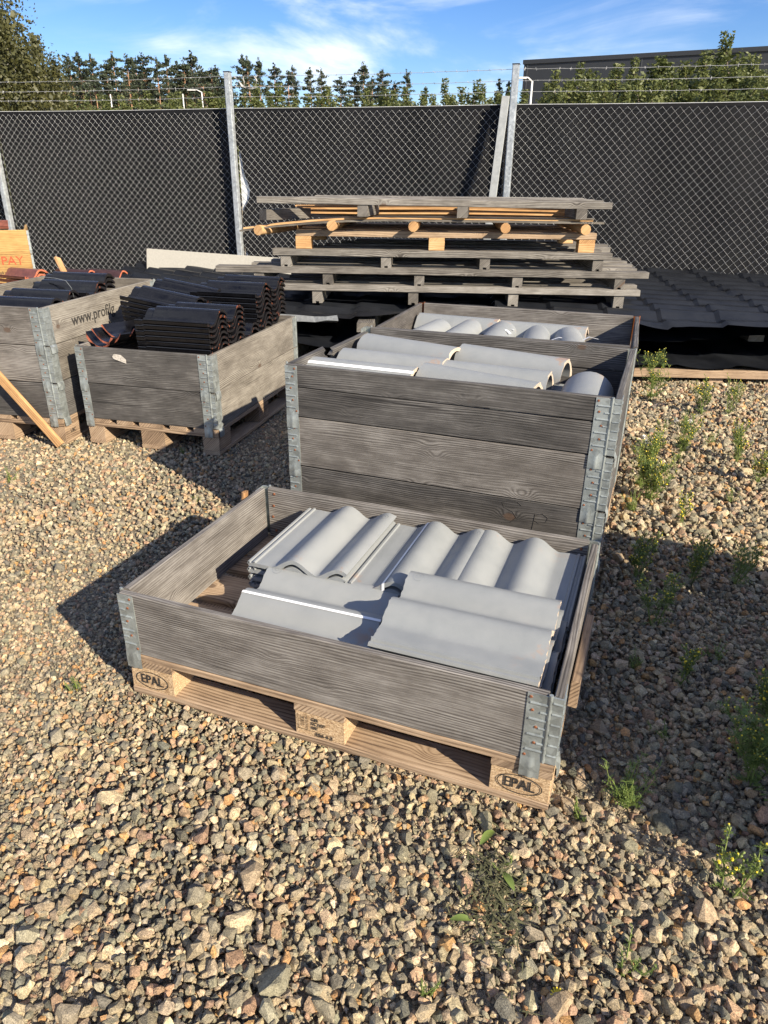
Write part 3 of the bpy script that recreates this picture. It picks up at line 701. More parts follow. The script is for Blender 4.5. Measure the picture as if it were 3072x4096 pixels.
# ridge tiles (half-round troughs) in the middle and rear crates
def ridge_prof(rad, a0=0, a1=180, n=14, flat=0.0):
    return [(rad*math.cos(R(a1+(a0-a1)*i/n)), rad*math.sin(R(a1+(a0-a1)*i/n))) for i in range(n+1)]
RIDGE = [tile_mesh('ridge_tile', ridge_prof(.085), .45, .016, [M['tile_grey'], M['tile_core']], 2, seed=s, rough_end=.004) for s in range(2)]
RIDGE_T = tile_mesh('ridge_tile', ridge_prof(.10), .40, .014, [M['tile_grey'], M['tile_grey']], 2, seed=4)
def ridge(x, y, z, rz, lab, me=None, tl=0.0, roll=0.0):
    return ob('ridge_tile', me or RIDGE[rng.randrange(2)], None, (x, y, z), (roll, tl, rz), lab, 'ridge tile')
RZ = .645
rt = ridge(.285, 1.60, RZ+.012, -.22, 'grey half-round ridge tile at the back left of the tall middle crate', tl=.01)
ridge(.275, 1.425, RZ-.008, -.03, 'grey half-round ridge tile second from the back on the left of the middle crate')
r3 = ridge(.215, 1.215, RZ-.003, .02, 'grey ridge tile with a white strap at the front left of the middle crate', tl=0.01)
ridge(.675, 1.245, RZ-.006, -.16, 'grey ridge tile lying slanted at the front middle of the tall crate', tl=.03)
ridge(.73, 1.60, RZ+.004, -.15, 'grey ridge tile with a broken end at the back middle of the tall crate', tl=.02)
ridge(.69, 1.41, RZ-.015, -.05, 'grey ridge tile wedged between two others in the middle of the tall crate')
ridge(1.060, 1.27, .612, math.pi/2+.03, 'wide arched ridge tile standing lengthwise at the right of the middle crate', RIDGE_T)
for i, (x, y, z, a) in enumerate(((.27, 1.28, .545, .1), (.30, 1.52, .55, -.05), (.72, 1.33, .54, .05), (.75, 1.55, .545, .0))):
    ridge(x, y, z, a, ['lower left front', 'lower left back', 'lower right front', 'lower right back'][i]+' ridge tile buried under the others in the middle crate')
mb = MB(); a = R(118); rr = .0862
vs = []
for x in (-.2262, .2262):
    for da in (-5, 5): vs.append((x, rr*math.cos(a+R(da)), rr*math.sin(a+R(da))))
mb.add(vs, [(0, 1, 3, 2)])
ob('plastic_strap', mb.mesh('strap', M['strap']), None, tuple(r3.location), tuple(r3.rotation_euler), 'white strap lying along the front left ridge tile of the middle crate', 'strap')
# angled (roof-shaped) ridge pieces and tile ends in the rear crate
ang = [(-.09, -.035), (-.085, -.03), (-.03, .012), (-.012, .022), (.012, .022), (.03, .012), (.085, -.03), (.09, -.035)]
ANG = tile_mesh('ridge_tile', ang, .45, .013, [M['tile_grey'], M['tile_core']], 1, seed=9, rough_end=.004)
def fl(x, y, z):
    cs, sn = math.cos(FY), math.sin(FY); return (FO[0]+x*cs-y*sn, FO[1]+x*sn+y*cs, z)
ob('ridge_tile', ANG, None, fl(.27, .62, .668), (0.1, 0.0, FY-.08), 'angular grey ridge piece at the back left of the rear crate', 'ridge tile')
ob('ridge_tile', ANG, None, fl(.73, .60, .662), (0.1, 0.0, FY-.04), 'angular grey ridge piece at the back right of the rear crate, white edge', 'ridge tile')
HUMP = tile_mesh('ridge_tile', ridge_prof(.075), .40, .013, [M['tile_grey'], M['tile_grey']], 1, seed=11)
for i, x in enumerate((.16, .34, .53, .72, .89)):
    ob('ridge_tile', HUMP, None, fl(x, .36+.02*(i % 2), .605+.006*(i % 3)), (0, 0, FY+math.pi/2+.06*(i-2)), ordw(i)+' rounded tile hump from the left at the front of the rear crate', 'ridge tile')
for i, (x, y, z, dx, dy) in enumerate(((.50, .42, .655, .10, .05), (.54, .40, .66, .06, -.06), (.78, .30, .652, .12, .03), (.93, .42, .64, .09, .04))):
    mb = MB(); d = Vector((dx, dy, .012)); q_ = Vector((-d.y, d.x, 0)).normalized()*.007; p = Vector((0, 0, 0))
    mb.add([p-q_, p+q_, p+d*.5+q_+Vector((0, 0, .018)), p+d*.5-q_+Vector((0, 0, .018)), p+d+q_, p+d-q_], [(0, 1, 2, 3), (3, 2, 4, 5)])
    ob('plastic_strap', mb.mesh('strap', M['strap']), None, fl(x, y, z), (0, 0, FY), ordw(i)+' cut white strap from the left, lying on the humps in the rear crate', 'strap')
for i in range(3):
    ob('roof_tile', GREY[0], None, fl(1.02+.026*i, .52, .56), (R(-82), 0, FY+math.pi/2), ordw(i)+' grey tile standing on edge from the left at the right end of the rear crate', 'roof tile')

# black glazed single-roll tiles
BP = [(0, .016), (.004, .020), (.012, .019), (.014, .004), (.022, .004), (.024, .012), (.030, .012), (.033, .002)]
for i in range(1, 21):
    u = i/20; y = .033+u*.195
    z = .002+.060*(.5-.5*math.cos(math.pi*min(1, max(0, (u-.18)/.42)))) if u < .68 else .002+.060*(1-.55*((u-.62)/.38)**2+.55*((.06)/.38)**2) if u > .62 else .062
    BP.append((y, z))
BLACK = [tile_mesh('roof_tile', BP, .42, .012, [M['tile_black'], M['tile_black_edge']], 2, head=(.05, .016), seed=s, rough_end=.0015) for s in range(2)]
# nose rim along the head of each roll
def Bw(x, y, z):
    cs, sn = math.cos(BY), math.sin(BY); return (BO[0]+x*cs-y*sn, BO[1]+x*sn+y*cs, z)
def Aw(x, y, z):
    cs, sn = math.cos(AY), math.sin(AY); return (AO[0]+x*cs-y*sn, AO[1]+x*sn+y*cs, z)
def bstack(W, yaw, x, y, zroll, n, lab, pitch=.028, tilt=0.0, da=0.0, mesh=None):
    p = W(x, y, 0); return stack(mesh or BLACK, n, zroll-.062-pitch*(n-1), pitch, p, yaw+da, lab, tilt=(0, tilt), jitter=.004)
bstack(Bw, BY, .560, .055, .737, 7, '%s black glazed tile in the front stack of the two-collar crate')
bstack(Bw, BY, .562, .255, .728, 7, '%s black glazed tile in the second stack from the front of the two-collar crate')
bstack(Bw, BY, .245, .40, .765, 8, '%s black tile in the tilted stack at the left of the two-collar crate', tilt=.13, da=-.06)
bstack(Bw, BY, .275, .60, .785, 6, '%s black tile in the tilted stack at the back left of the two-collar crate', tilt=.13, da=-.04)
bstack(Bw, BY, .555, .66, .795, 9, '%s black glazed tile in the near stack at the back right of the two-collar crate')
bstack(Bw, BY, .562, .875, .805, 8, '%s black glazed tile in the rearmost stack at the right of the two-collar crate')
bstack(Bw, BY, .56, .45, .60, 2, '%s black tile lying low between the stacks of the two-collar crate')
# loose curved clay pieces at the front left of that crate
SADDLE = tile_mesh('broken_tile', ridge_prof(.15, 215, 325, 10), .26, .009, [M['tile_black'], M['clay']], 1, seed=21, rough_end=.006)
SADDLEB = tile_mesh('broken_tile', ridge_prof(.16, 215, 325, 10), .26, .010, [M['tile_black'], M['clay']], 1, seed=22, rough_end=.008)
ob('broken_tile', SADDLE, None, Bw(.20, .20, .690), (0.0, 0.05, BY+1.25), 'curved red clay tile shard resting on black ones at the crate corner', 'broken tile')
ob('broken_tile', SADDLE, None, Bw(.23, .25, .707), (0.0, 0.05, BY+1.35), 'second red clay tile shard, further back in the crate corner', 'broken tile')
ob('broken_tile', SADDLEB, None, Bw(.16, .19, .678), (0.0, 0.02, BY+1.15), 'black curved tile shard with a chipped white edge at the crate corner', 'broken tile')
# left crate
for i, (x, y, z, n) in enumerate(((.545, .03, .763, 3), (.50, .245, .774, 3), (.545, .46, .798, 3), (.46, .70, .812, 3))):
    bstack(Aw, AY, x, y, z, n, '%s black tile in the '+['front', 'second', 'third', 'rearmost'][i]+' stack of the left-edge crate', pitch=.028)
sm = MB(); vs = []
for (x, y, z) in [(-.1, 0, .004), (0, -.03, .004), (.1, -.08, .0), (.17, -.14, -.03), (.19, -.16, -.08)]:
    vs += [(x, y, z), (x+.006, y-.012, z)]
sm.add(vs, [(2*i, 2*i+1, 2*i+3, 2*i+2) for i in range(4)])
ob('plastic_strap', sm.mesh('strap', M['strap_grey']), None, Aw(.52, .58, .812), (0, 0, AY), 'dark strap crossing the third stack of black tiles in the left-edge crate', 'strap')

# ------------------------------------------------------------------ small loose timber round the crates
def stick(name, p0, p1, w, t, mat, label, cat, up=(0, 0, 1)):
    p0, p1 = Vector(p0), Vector(p1); d = p1-p0; l = d.length
    X = d.normalized(); Z = Vector(up); Y = Z.cross(X).normalized(); Z = X.cross(Y)
    o = ob(name, board_mesh(l, t, w, mat, 2), None, (p0+p1)/2, (0, 0, 0), label, cat)
    o.rotation_euler = Matrix((X, Y, Z)).transposed().to_euler(); return o
stick('batten', (-1.715, 1.540, .012), (-2.42, 1.435, .89), .048, .022, 'wood_new', 'fresh pine batten leaning against the front of the left-edge crate', 'batten')
stick('batten', (1.2145, .16, .235), (1.2145, .52, .205), .075, .022, 'wood_pallet', 'short plank with an orange sawn end against the right side of the front crate', 'batten')
stick('batten', (-.018, .67, 0.0), (-.018, .70, .352), .028, .014, 'wood_new', 'short pine batten standing behind the left side of the front crate', 'batten', (0, 1, 0))

# ------------------------------------------------------------------ sheet metal piles
PY = math.atan(.32)
def PW(x, y, z=0.0):      # pile frame: x along the pile's front, y into depth
    cs, sn = math.cos(PY), math.sin(PY); return Vector((x*cs-y*sn, 4.15+x*sn+y*cs, z))
def sheet_mesh(x0, x1, y0, y1, zf, zb, wave=.016, step=.024, per=.19, stepx=.40, front=None, nx=64, ny=70, seed=0, sag=0.0):
    r = random.Random(seed); mb = MB(); xs = []
    k = 0; x = x0
    xs = [x0+(x1-x0)*i/nx for i in range(nx+1)]
    ph = [r.uniform(0, 6.28) for _ in range(6)]
    vs = []
    for j in range(ny+1):
        v = j/ny
        for x in xs:
            fy = 0.0
            if j == 0: fy = .012*math.sin(x*9+ph[0])
            y = y0+(y1-y0)*v+fy
            s = ((x-x0+.05*v)/stepx) % 1.0
            z = zf+(zb-zf)*v+wave*math.sin(6.2832*(y-y0)/per)+step*(1-s)**1.0*(.9)+.006*math.sin(x*2.3+ph[1])*math.sin(v*5+ph[2])-sag*math.sin(math.pi*v)
            if front: z += front(x)*max(0, 1-v*9)
            vs.append((x, y, z))
    W = nx+1
    mb.add(vs, [(j*W+i, j*W+i+1, (j+1)*W+i+1, (j+1)*W+i) for j in range(ny) for i in range(nx)])
    return mb.mesh('metal_sheet', [M['sheet']], angle=30)
def fr(x): return -.05*max(0, math.sin((x-1.0)*2.6))-.028*max(0, math.sin(x*5.1+2))
def place_sheet(me, z, label):
    o = ob('metal_sheet', me, None, (0, 4.15, z), (0, 0, PY), label, 'metal sheet'); return o
place_sheet(sheet_mesh(.1, 3.4, -.33, 1.95, .462, .60, front=fr, nx=110, ny=80), 0, 'top black tile-profile metal sheet of the pile at right, drooping front edge')
place_sheet(sheet_mesh(-1.75, .098, -.30, 1.6, .452, .46, front=lambda x: -.03*math.sin(x*4), nx=50, ny=50, seed=2), 0, 'black metal sheet under the timber stack, crumpled front edge')
place_sheet(sheet_mesh(.3, 3.4, -.16, 1.7, .30, .40, front=lambda x: .03*math.sin(x*3+1), nx=60, ny=20, seed=3, wave=.004), 0, 'middle black metal sheet sagging inside the pile at right')
place_sheet(sheet_mesh(.2, 3.4, -.30, 1.7, .125, .20, front=lambda x: .012*math.sin(x*11), nx=60, ny=20, seed=4, wave=.004), 0, 'lowest black metal sheet of the pile at right, on its wooden base')
place_sheet(sheet_mesh(-1.9, .18, -.34, 1.5, .25, .28, front=lambda x: .02*math.sin(x*7), nx=50, ny=20, seed=5, wave=.004), 0, 'lower black metal sheet under the timber stack at left')
mb = MB(); r = random.Random(4); vs = []
for i in range(9):
    x = -1.75+i*.085; vs += [(x, -.325, .452+r.uniform(-.008, .010)), (x+.01, -.345, .418+r.uniform(-.01, .008)), (x, -.31, .405)]
mb.add(vs, [(3*i+k, 3*i+3+k, 3*i+4+k, 3*i+1+k) for i in range(8) for k in range(2)])
ob('sheet_flashing', mb.mesh('flashing', M['sheet_under']), None, (0, 4.15, 0), (0, 0, PY), 'bent pale underside strip hanging from the crumpled metal sheet', 'flashing')
# timbers that carry the sheets
for i, (x0, x1, y, z0, z1, lab) in enumerate(((.2, 3.4, -.24, .045, .105, 'front base rail under the pile of black metal sheets at right'), (.2, 3.4, 1.2, .0, .19, 'rear base rail under the pile of black metal sheets at right'), (-1.9, .15, 1.0, .0, .25, 'rear base rail under the sheets below the timber stack'))):
    ob('timber', board_mesh(x1-x0, .09, z1-z0, 'wood_pallet'), None, PW((x0+x1)/2, y, (z0+z1)/2), (0, 0, PY), lab, 'timber')
for i, x in enumerate((.5, 1.75, 3.0)):
    ob('timber', board_mesh(1.4, .10, .045 if 1 else .1, 'wood_pallet'), None, PW(x, .45, .0225), (0, 0, PY+math.pi/2), ordw(i)+' foot timber from the left under the right-hand sheet pile', 'timber')
for i, (x, z0, z1, y0) in enumerate(((-.86, .36, .425, -.42), (-1.5, .0, .23, .0), (-.2, .0, .23, .1), (.6, .215, .28, .3), (2.2, .215, .28, .25), (-1.55, .275, .42, .1), (.9, .33, .44, .2), (2.6, .33, .44, .2), (-.1, .275, .42, .3), (-.86, .275, .355, .2))):
    ob('timber', board_mesh(1.5, .12, z1-z0, 'wood_beam'), None, PW(x, y0+.75, (z0+z1)/2), (0, 0, PY+math.pi/2),
       'grey squared timber end poking out between the black sheets' if i == 0 else ordw(i-1)+' spacer timber hidden between the black metal sheets', 'timber')

# left pile of tile-profile sheets in front of the fence
ob('metal_sheet', sheet_mesh(-1.1, 1.7, -.1, 1.15, .36, .43, wave=.024, step=.030, per=.23, stepx=.36, nx=90, ny=60, seed=8), None, (-3.3, 4.75, 0), (0, 0, -.04), 'black tile-profile metal sheets in a low pile before the fence at left', 'metal sheet')
for i, z in enumerate((.08, .16, .24)):
    ob('timber', board_mesh(2.4, .9, .075, 'wood_dark'), None, (-3.0, 5.3, z), (0, 0, -.04), ordw(i)+' packing layer from the ground under the left pile of sheets', 'timber')

# ------------------------------------------------------------------ timber gratings stacked on the sheets
def grating(label, x0, x1, z, bz, pz, bearers, ys, pw=.10, mat='wood_beam', bw=.075, ends=None, depth=1.25, notch=True, mat_b=None, rz=0.0):
    root = empty('timber_grating', PW(0, 0, 0), PY+rz, label, 'timber grating')
    r = random.Random(label)
    for j, y in enumerate(ys):
        a, b = (ends[j] if ends else (x0+r.uniform(-.04, .04)-(.0), x1+r.uniform(-.04, .03)))
        board('plank', root, a, b, y, y+pw, z+bz+.0006, z+bz+pz, mat, 'x', seg=3, seed=r.random(), jit=.002)
    for x in bearers:
        mb = MB(); w, d0, d1 = bw/2, ys[0]+.012, ys[0]+depth
        hh = bz
        prof = [(-w, 0), (-w*.35, 0), (-w*.35, .014), (w*.35, .014), (w*.35, 0), (w, 0), (w, hh), (-w, hh)] if notch else [(-w, 0), (w, 0), (w, hh), (-w, hh)]
        n = len(prof)
        # local x = length so the grain runs along the bearer
        vs = [(-(d1-d0)/2, px, pz_-hh/2) for (px, pz_) in prof]+[((d1-d0)/2, px, pz_-hh/2) for (px, pz_) in prof]
        mb.add(vs, [(k, k+n, (k+1) % n+n, (k+1) % n) for k in range(n)]+[tuple(range(n)), tuple(range(2*n-1, n-1, -1))])
        me = mb.mesh('bearer', M[mat_b or mat]); bm = bmesh.new(); bm.from_mesh(me); bmesh.ops.recalc_face_normals(bm, faces=bm.faces); bm.to_mesh(me); bm.free()
        ob('bearer', me, root, (x, (d0+d1)/2, z+hh/2-.0006), (0, 0, math.pi/2))
    return root
K = 1/math.cos(PY)
grating('lowest grey timber grating of the stack, resting on black sheets', -1.52*K, 1.13*K, .490, .090, .045, [-1.20*K, -.50*K, .22*K, .97*K], [0, .27, .54, .81, 1.08])
grating('second grey timber grating from the bottom, its planks reaching furthest left', -1.92*K, 1.15*K, .627, .078, .047, [-1.62*K, -1.12*K, -.46*K, .24*K, .96*K], [.0, .25, .50, .75, 1.0],
        ends=[(-1.93*K, 1.15*K), (-1.72*K, 1.13*K), (-1.62*K, 1.16*K), (-1.5*K, 1.18*K), (-1.4*K, 1.19*K)])
grating('third grey timber grating from the bottom, below the orange pallet', -1.51*K, .88*K, .754, .078, .047, [-1.42*K, -.70*K, .0, .79*K], [.0, .26, .52, .78, 1.04],
        ends=[(-1.51*K, .88*K), (-1.3*K, .86*K), (-1.2*K, .98*K), (-1.1*K, 1.02*K), (-1.0*K, .95*K)])
# orange pallet
op = empty('long_pallet', PW(0, 0, 0), PY, 'long pallet of fresh orange pine boards on the grey gratings', 'pallet')
for x in (-1.29, -.345, .70):
    for y in (.03, .85):
        board('block', op, (x-.055)*K, (x+.055)*K, y, y+.10, .8795, .945, 'wood_new', 'x', seg=1)
    board('stringer_board', op, (x-.055)*K, (x+.055)*K, .03, 1.0, .9455, .968, 'wood_new', 'y')
for j, y in enumerate((.03, .28, .52, .76, .92)):
    board('deck_board', op, -1.34*K, .76*K, y, y+.11, .9685, 1.012, 'wood_pallet', 'x', seg=3, seed=j)
# round poles
for i, (x, z, pr, dz, sk) in enumerate(((-1.52, 1.03, -.10, -.02, .25), (-1.06, 1.047, -.09, 0, .06), (-.50, 1.047, -.09, 0, .03), (.12, 1.047, -.09, 0, .02), (.655, 1.047, -.09, 0, .0))):
    mb = MB(); r = random.Random(i); L_ = 1.15; pts = [(-L_/2+L_*k/4, r.uniform(-.004, .004), r.uniform(-.003, .003)) for k in range(5)]
    mb.tube(pts, [.036, .035, .035, .034, .034], 10); me = mb.mesh('pole', M['wood_new'], angle=50)
    ob('pole', me, None, PW(x*K+sk*.3, pr+L_/2, z+dz), (0, 0, PY+math.pi/2-sk), ordw(i)+' round orange pine pole from the left in the timber stack', 'pole')
# laths
for i in range(24):
    r = random.Random(40+i); y = -.04+.07*i if i < 6 else .42+.09*((i-6)//3); z = 1.088+.013*(i % 2) if i < 6 else 1.086+.031*((i-6) % 3)
    x0 = (-1.72+.02*i+r.uniform(-.05, .05))*K if i < 6 else (-1.35+r.uniform(-.1, .1))*K; x1 = (.76+r.uniform(-.06, .03)-.004*i)*K
    mb = MB(); n = 10; w, t = .024, .0062; vs = []
    for k in range(n+1):
        u = k/n; x = -(x1-x0)/2+(x1-x0)*u; dz = -(.085*max(0, (.45-u)/.45)**2 if i < 6 else .004*math.sin(u*6+i))
        vs += [(x, -w, dz-t), (x, w, dz-t), (x, w, dz+t), (x, -w, dz+t)]
    mb.add(vs, [(4*k+a, 4*k+4+a, 4*k+4+(a+1) % 4, 4*k+(a+1) % 4) for k in range(n) for a in range(4)]+[(3, 2, 1, 0), (4*n, 4*n+1, 4*n+2, 4*n+3)])
    me = mb.mesh('lath', M['wood_new'] if i % 3 else M['wood_pale'])
    bm = bmesh.new(); bm.from_mesh(me); bmesh.ops.recalc_face_normals(bm, faces=bm.faces); bm.to_mesh(me); bm.free()
    ob('lath', me, None, PW((x0+x1)/2, y, z), (0, 0, PY+r.uniform(-.008, .008)), ordw(i)+' thin pine lath counted from the front, between poles and top beams', 'lath', 'laths in the timber stack')
# top beams and planks
for i, (x, y0, sk, z) in enumerate(((-1.54, -.11, .62, 1.078), (-.855, -.10, .12, 1.112), (-.18, -.10, .08, 1.112), (.615, -.10, .0, 1.112))):
    ob('beam', board_mesh(.46, .075, .072, 'wood_beam', 2, seed=i), None, PW(x*K+sk*.2, y0+.23, z+.036), (0, 0, PY+math.pi/2-sk), ordw(i)+' grey square beam from the left, lying across the laths', 'beam')
for i, (x0, x1, y, z, ry) in enumerate(((-1.58, .81, -.10, 1.1855, .006), (-1.46, .80, .14, 1.1855, 0), (-1.35, .78, .36, 1.1855, 0), (-1.2, .77, .58, 1.1855, 0), (-1.3, .79, .78, 1.1855, 0))):
    ob('beam', board_mesh((x1-x0)*K, .10, .044, 'wood_beam', 4, seed=20+i), None, PW((x0+x1)/2*K, y+.05, z+.022), (0, ry, PY), ['front', 'second', 'third', 'fourth', 'rearmost'][i]+' long grey plank on top of the timber stack', 'plank')

# ------------------------------------------------------------------ fence
FA = math.atan(.0995)
def FWd(s, off=0.0, z=0.0):   # s metres to the right of the right post along the fence, off: towards the yard
    return Vector((-.29+s*math.cos(FA)+off*math.sin(FA), 6.148+s*math.sin(FA)-off*math.cos(FA), z))
POSTS = [-8.62, -5.75, -2.833, 0.0, 2.87]
pm = MB(); pm.box(-.031, .031, -.031, .031, 0, 2.29); pm2 = MB(); pm2.box(-.033, .033, -.033, .033, 2.29, 2.298)
PM = pm.mesh('post', M['galv_post']); bm = bmesh.new(); bm.from_mesh(PM); bmesh.ops.bevel(bm, geom=[e for e in bm.edges if abs(e.verts[0].co.z-e.verts[1].co.z) > 1], offset=.008, segments=2, affect='EDGES'); bm.to_mesh(PM); bm.free()
CAPM = pm2.mesh('cap', M['ink'])
plab = {1: 'galvanised fence post at the left edge of the picture', 2: 'galvanised fence post in the middle with a white gap beside it', 3: 'galvanised fence post at right with a pale board leaning beside it', 4: 'galvanised fence post out of frame at the right end', 0: 'galvanised fence post out of frame at the left end'}
for i, s in enumerate(POSTS):
    o = ob('fence_post', PM, None, FWd(s, .055), (0, 0, FA), plab[i], 'fence post', 'fence posts'); ob('post_cap', CAPM, o)
def chain_link(s0, s1, H=1.97):
    d = .0365; n = int((s1-s0)/d); k = int(H/d); V = []; F = []
    r0 = .00115; sec = np.array([(1, 0), (0, 1), (-1, 0), (0, -1)])*r0
    off = 0
    for i in range(n+1):
        x = s0+i*d; zs = np.arange(k+1)*d+.02+.003*math.sin(x*2.3)+.002*math.sin(x*7.1); sg = np.where((np.arange(k+1)+i) % 2 == 0, 1, -1)
        X = x+sg*(d/2+.0012)+.004*np.sin(zs*2.1+x*1.3)+.0025*np.sin(zs*6.3+x*4.1); Yo = sg*.0022
        P = np.stack([X, Yo, zs], 1)
        ring = np.zeros((k+1, 4, 3)); ring[:] = P[:, None, :]
        ring[:, :, 0] += sec[:, 0]*.75; ring[:, :, 2] += sec[:, 0]*-.75*0; ring[:, :, 1] += sec[:, 1]
        ring[:, :, 0] += 0
        V.append(ring.reshape(-1, 3))
        a = (np.arange(k)[:, None]*4+np.arange(4)[None]).ravel()+off; b = (np.arange(k)[:, None]*4+(np.arange(4)[None]+1) % 4).ravel()+off
        F.append(np.stack([a, b, b+4, a+4], 1)); off += (k+1)*4
    V = np.concatenate(V); F = np.concatenate(F)
    me = bpy.data.meshes.new('chain_link'); me.from_pydata(V.tolist(), [], F.tolist()); me.materials.append(M['wire']); me.update(); return me
BAY = ['far left bay', 'left bay', 'middle bay', 'right bay']
for i in range(4):
    s0, s1 = POSTS[i]+.0, POSTS[i+1]
    root = empty('chain_link_fence', FWd(s0), FA, 'chain-link fence with black privacy screen, '+['bay left of the left-edge post', 'long bay between left-edge and middle posts', 'bay behind the timber stack', 'bay right of the leaning board'][i], 'fence')
    ob('wire_mesh', chain_link(0.01, s1-s0-.01), root, (0, 0, 0), kind='stuff')
    # screen: hanging cloth with shallow folds, a little behind the mesh
    mb = MB(); nx, nz = 60, 24; vs = []; r = random.Random(i); ph = r.uniform(0, 6)
    gap = .10 if i == 2 else 0.0
    for j in range(nz+1):
        z = 1.985*j/nz
        for k in range(nx+1):
            x = (s1-s0)*k/nx
            if gap: x += (1-k/nx)**6*(.045+.052*math.sin(z*7.2-1.2)+.02*math.sin(z*17))*(1 if z < 1.6 else max(0, (1.985-z)/.385))
            y = .040+.010*math.sin(x*4+ph+z)+.007*math.sin(z*5+x*1.5)+.004*math.sin(x*13+2*z+ph)
            vs.append((x, y, z))
    mb.add(vs, [(j*(nx+1)+k, j*(nx+1)+k+1, (j+1)*(nx+1)+k+1, (j+1)*(nx+1)+k) for j in range(nz) for k in range(nx)])
    ob('privacy_screen', mb.mesh('screen', M['screen'], smooth=True), root)
    mb = MB(); mb.tube([((s1-s0)*k/8, -.002, 1.985-.006*math.sin(math.pi*k/8)) for k in range(9)], .0022, 5)
    ob('tension_wire', mb.mesh('tension_wire', M['wire']), root)
# white film behind the gap at the middle post
mb = MB(); vs = []
for j in range(13):
    z = .3+1.3*j/12; vs += [(POSTS[2]+.0, 0, z), (POSTS[2]+.14, .0, z)]
mb.add(vs, [(2*j, 2*j+1, 2*j+3, 2*j+2) for j in range(12)])
ob('plastic_film', mb.mesh('film', M['white_film']), None, FWd(0, -.075), (0, 0, FA), 'white plastic film bulging through the screen gap by the middle post', 'plastic film')
# barbed wire
def barbed(z, seed, sag=.012):
    r = random.Random(seed); mb = MB(); L0, L1 = POSTS[0], POSTS[-1]; pts = []
    n = 120
    for k in range(n+1):
        s = L0+(L1-L0)*k/n; seg = max(i for i in range(4) if s >= POSTS[i]-1e-6); u = (s-POSTS[seg])/(POSTS[seg+1]-POSTS[seg])
        pts.append((s, 0, z-sag*4*u*(1-u)+r.uniform(-.0025, .0025)))
    mb.tube(pts, .0019, 4, cap=False)
    s = L0
    while s < L1:
        s += .105+r.uniform(-.01, .01); p = Vector(np.array([np.interp(s, [q[0] for q in pts], [q[i] for q in pts]) for i in range(3)]))
        for _ in range(2):
            d = Vector((r.uniform(-.5, .5), r.uniform(-1, 1), r.uniform(-1, 1))).normalized()*.014; mb.tube([p-d, p+d], .0013, 3, cap=False)
    return mb.mesh('barbed_wire', M['barb'])
for i, z in enumerate((2.085, 2.172, 2.262)):
    ob('barbed_wire', barbed(z, i), None, FWd(0, .02), (0, 0, FA), ['lowest', 'middle', 'highest'][i]+' of the three barbed wire strands above the fence', 'barbed wire')
# scrap of plastic caught on the wire
mb = MB(); r = random.Random(3)
def ribbon(pts, w):
    vs = []
    for (x, z) in pts: vs += [(x, r.uniform(-.02, .02), z-w/2*r.uniform(.5, 1.3)), (x+.006, r.uniform(-.02, .02), z+w/2*r.uniform(.5, 1.3))]
    mb.add(vs, [(2*i, 2*i+2, 2*i+3, 2*i+1) for i in range(len(pts)-1)])
ribbon([(.02, .175), (.06, .14), (.10, .09), (.15, .075), (.20, .07), (.26, .08)], .014); ribbon([(.11, .08), (.125, .12), (.115, .16), (.14, .185), (.17, .18)], .011)
ribbon([(.05, .15), (.03, .11), (.045, .08)], .009); ribbon([(.22, .075), (.26, .13), (.24, .17)], .006)
ob('plastic_scrap', mb.mesh('scrap', simple('dirty_plastic', (0.36, 0.35, 0.33), 0.6, 0, 30, 0.3)), None, FWd(POSTS[2]+.03, .02, 2.085), (0, 0, FA), 'torn whitish plastic scrap caught on the barbed wire by the middle post', 'plastic scrap')
# pale board leaning beside the right post
stick('leaning_board', FWd(-.165, .45, .0), FWd(-.070, .075, 2.045), .070, .028, 'board_grey', 'pale grey board leaning against the fence left of the right post', 'board', (1, 0.1, 0))
# white fibre board standing before the fence
wb = stick('fibre_board', FWd(-3.93, .20, .32), FWd(-2.15, .20, .27), .62, .015, 'white_board', 'off-white fibre board standing on edge before the fence', 'board', (0, .17, 1))

# ------------------------------------------------------------------ far left corner: yellow crate, red tiles
yc = empty('wooden_crate', (-4.215-1.06*math.cos(.78), 4.0-1.06*math.sin(.78), 0), .78, 'yellow varnished wooden crate with red lettering at the left edge', 'crate')
for j in range(4):
    z = .09+.205*j
    board('plank', yc, 0, 1.06, 0, .02, z, z+.203, 'wood_yellow', 'x', seed=j); board('plank', yc, 1.04, 1.06, .021, .8, z, z+.203, 'wood_yellow', 'y', seed=j)
    mbh = MB(); mbh.box(1.061, 1.078, -.004, .05, z, z+.195)
    for q in range(4): mbh.box(1.058, 1.082, -.007, .0, z+.03+q*.045, z+.04+q*.045)
    ob('hinge', mbh.mesh('hinge', M['galv']), yc)
board('base', yc, 0, 1.06, 0.03, .8, 0, .088, 'wood_pallet', 'x')
ob('lettering', text_mesh('PAY', .105, 'ink_red'), yc, (.90, -.0012, .645), (math.pi/2, 0, 0))
ob('lettering', text_mesh('e på utrymmen', .035, 'ink_soft'), yc, (.86, -.0012, .545), (math.pi/2, 0, 0))
RED = tile_mesh('roof_tile', BP, .40, .014, [M['clay_brown'], M['clay']], 1, seed=31, rough_end=.003)
DRK = tile_mesh('roof_tile', BP, .40, .014, [M['clay_dark'], M['clay']], 1, seed=32, rough_end=.003)
ob('roof_tile', RED, None, (-4.55, 3.85, .915), (0, 0, .8), 'red clay tile lying on top of the yellow crate', 'roof tile')
for i in range(5):
    ob('roof_tile', RED, None, (-3.92+.008*i, 3.42+.006*(i % 2), .43+.036*i), (0, -.02, -.25+.02*i), ['lowest', 'second', 'third', 'fourth', 'topmost'][i]+' reddish brown tile in the stack beside the yellow crate', 'roof tile')
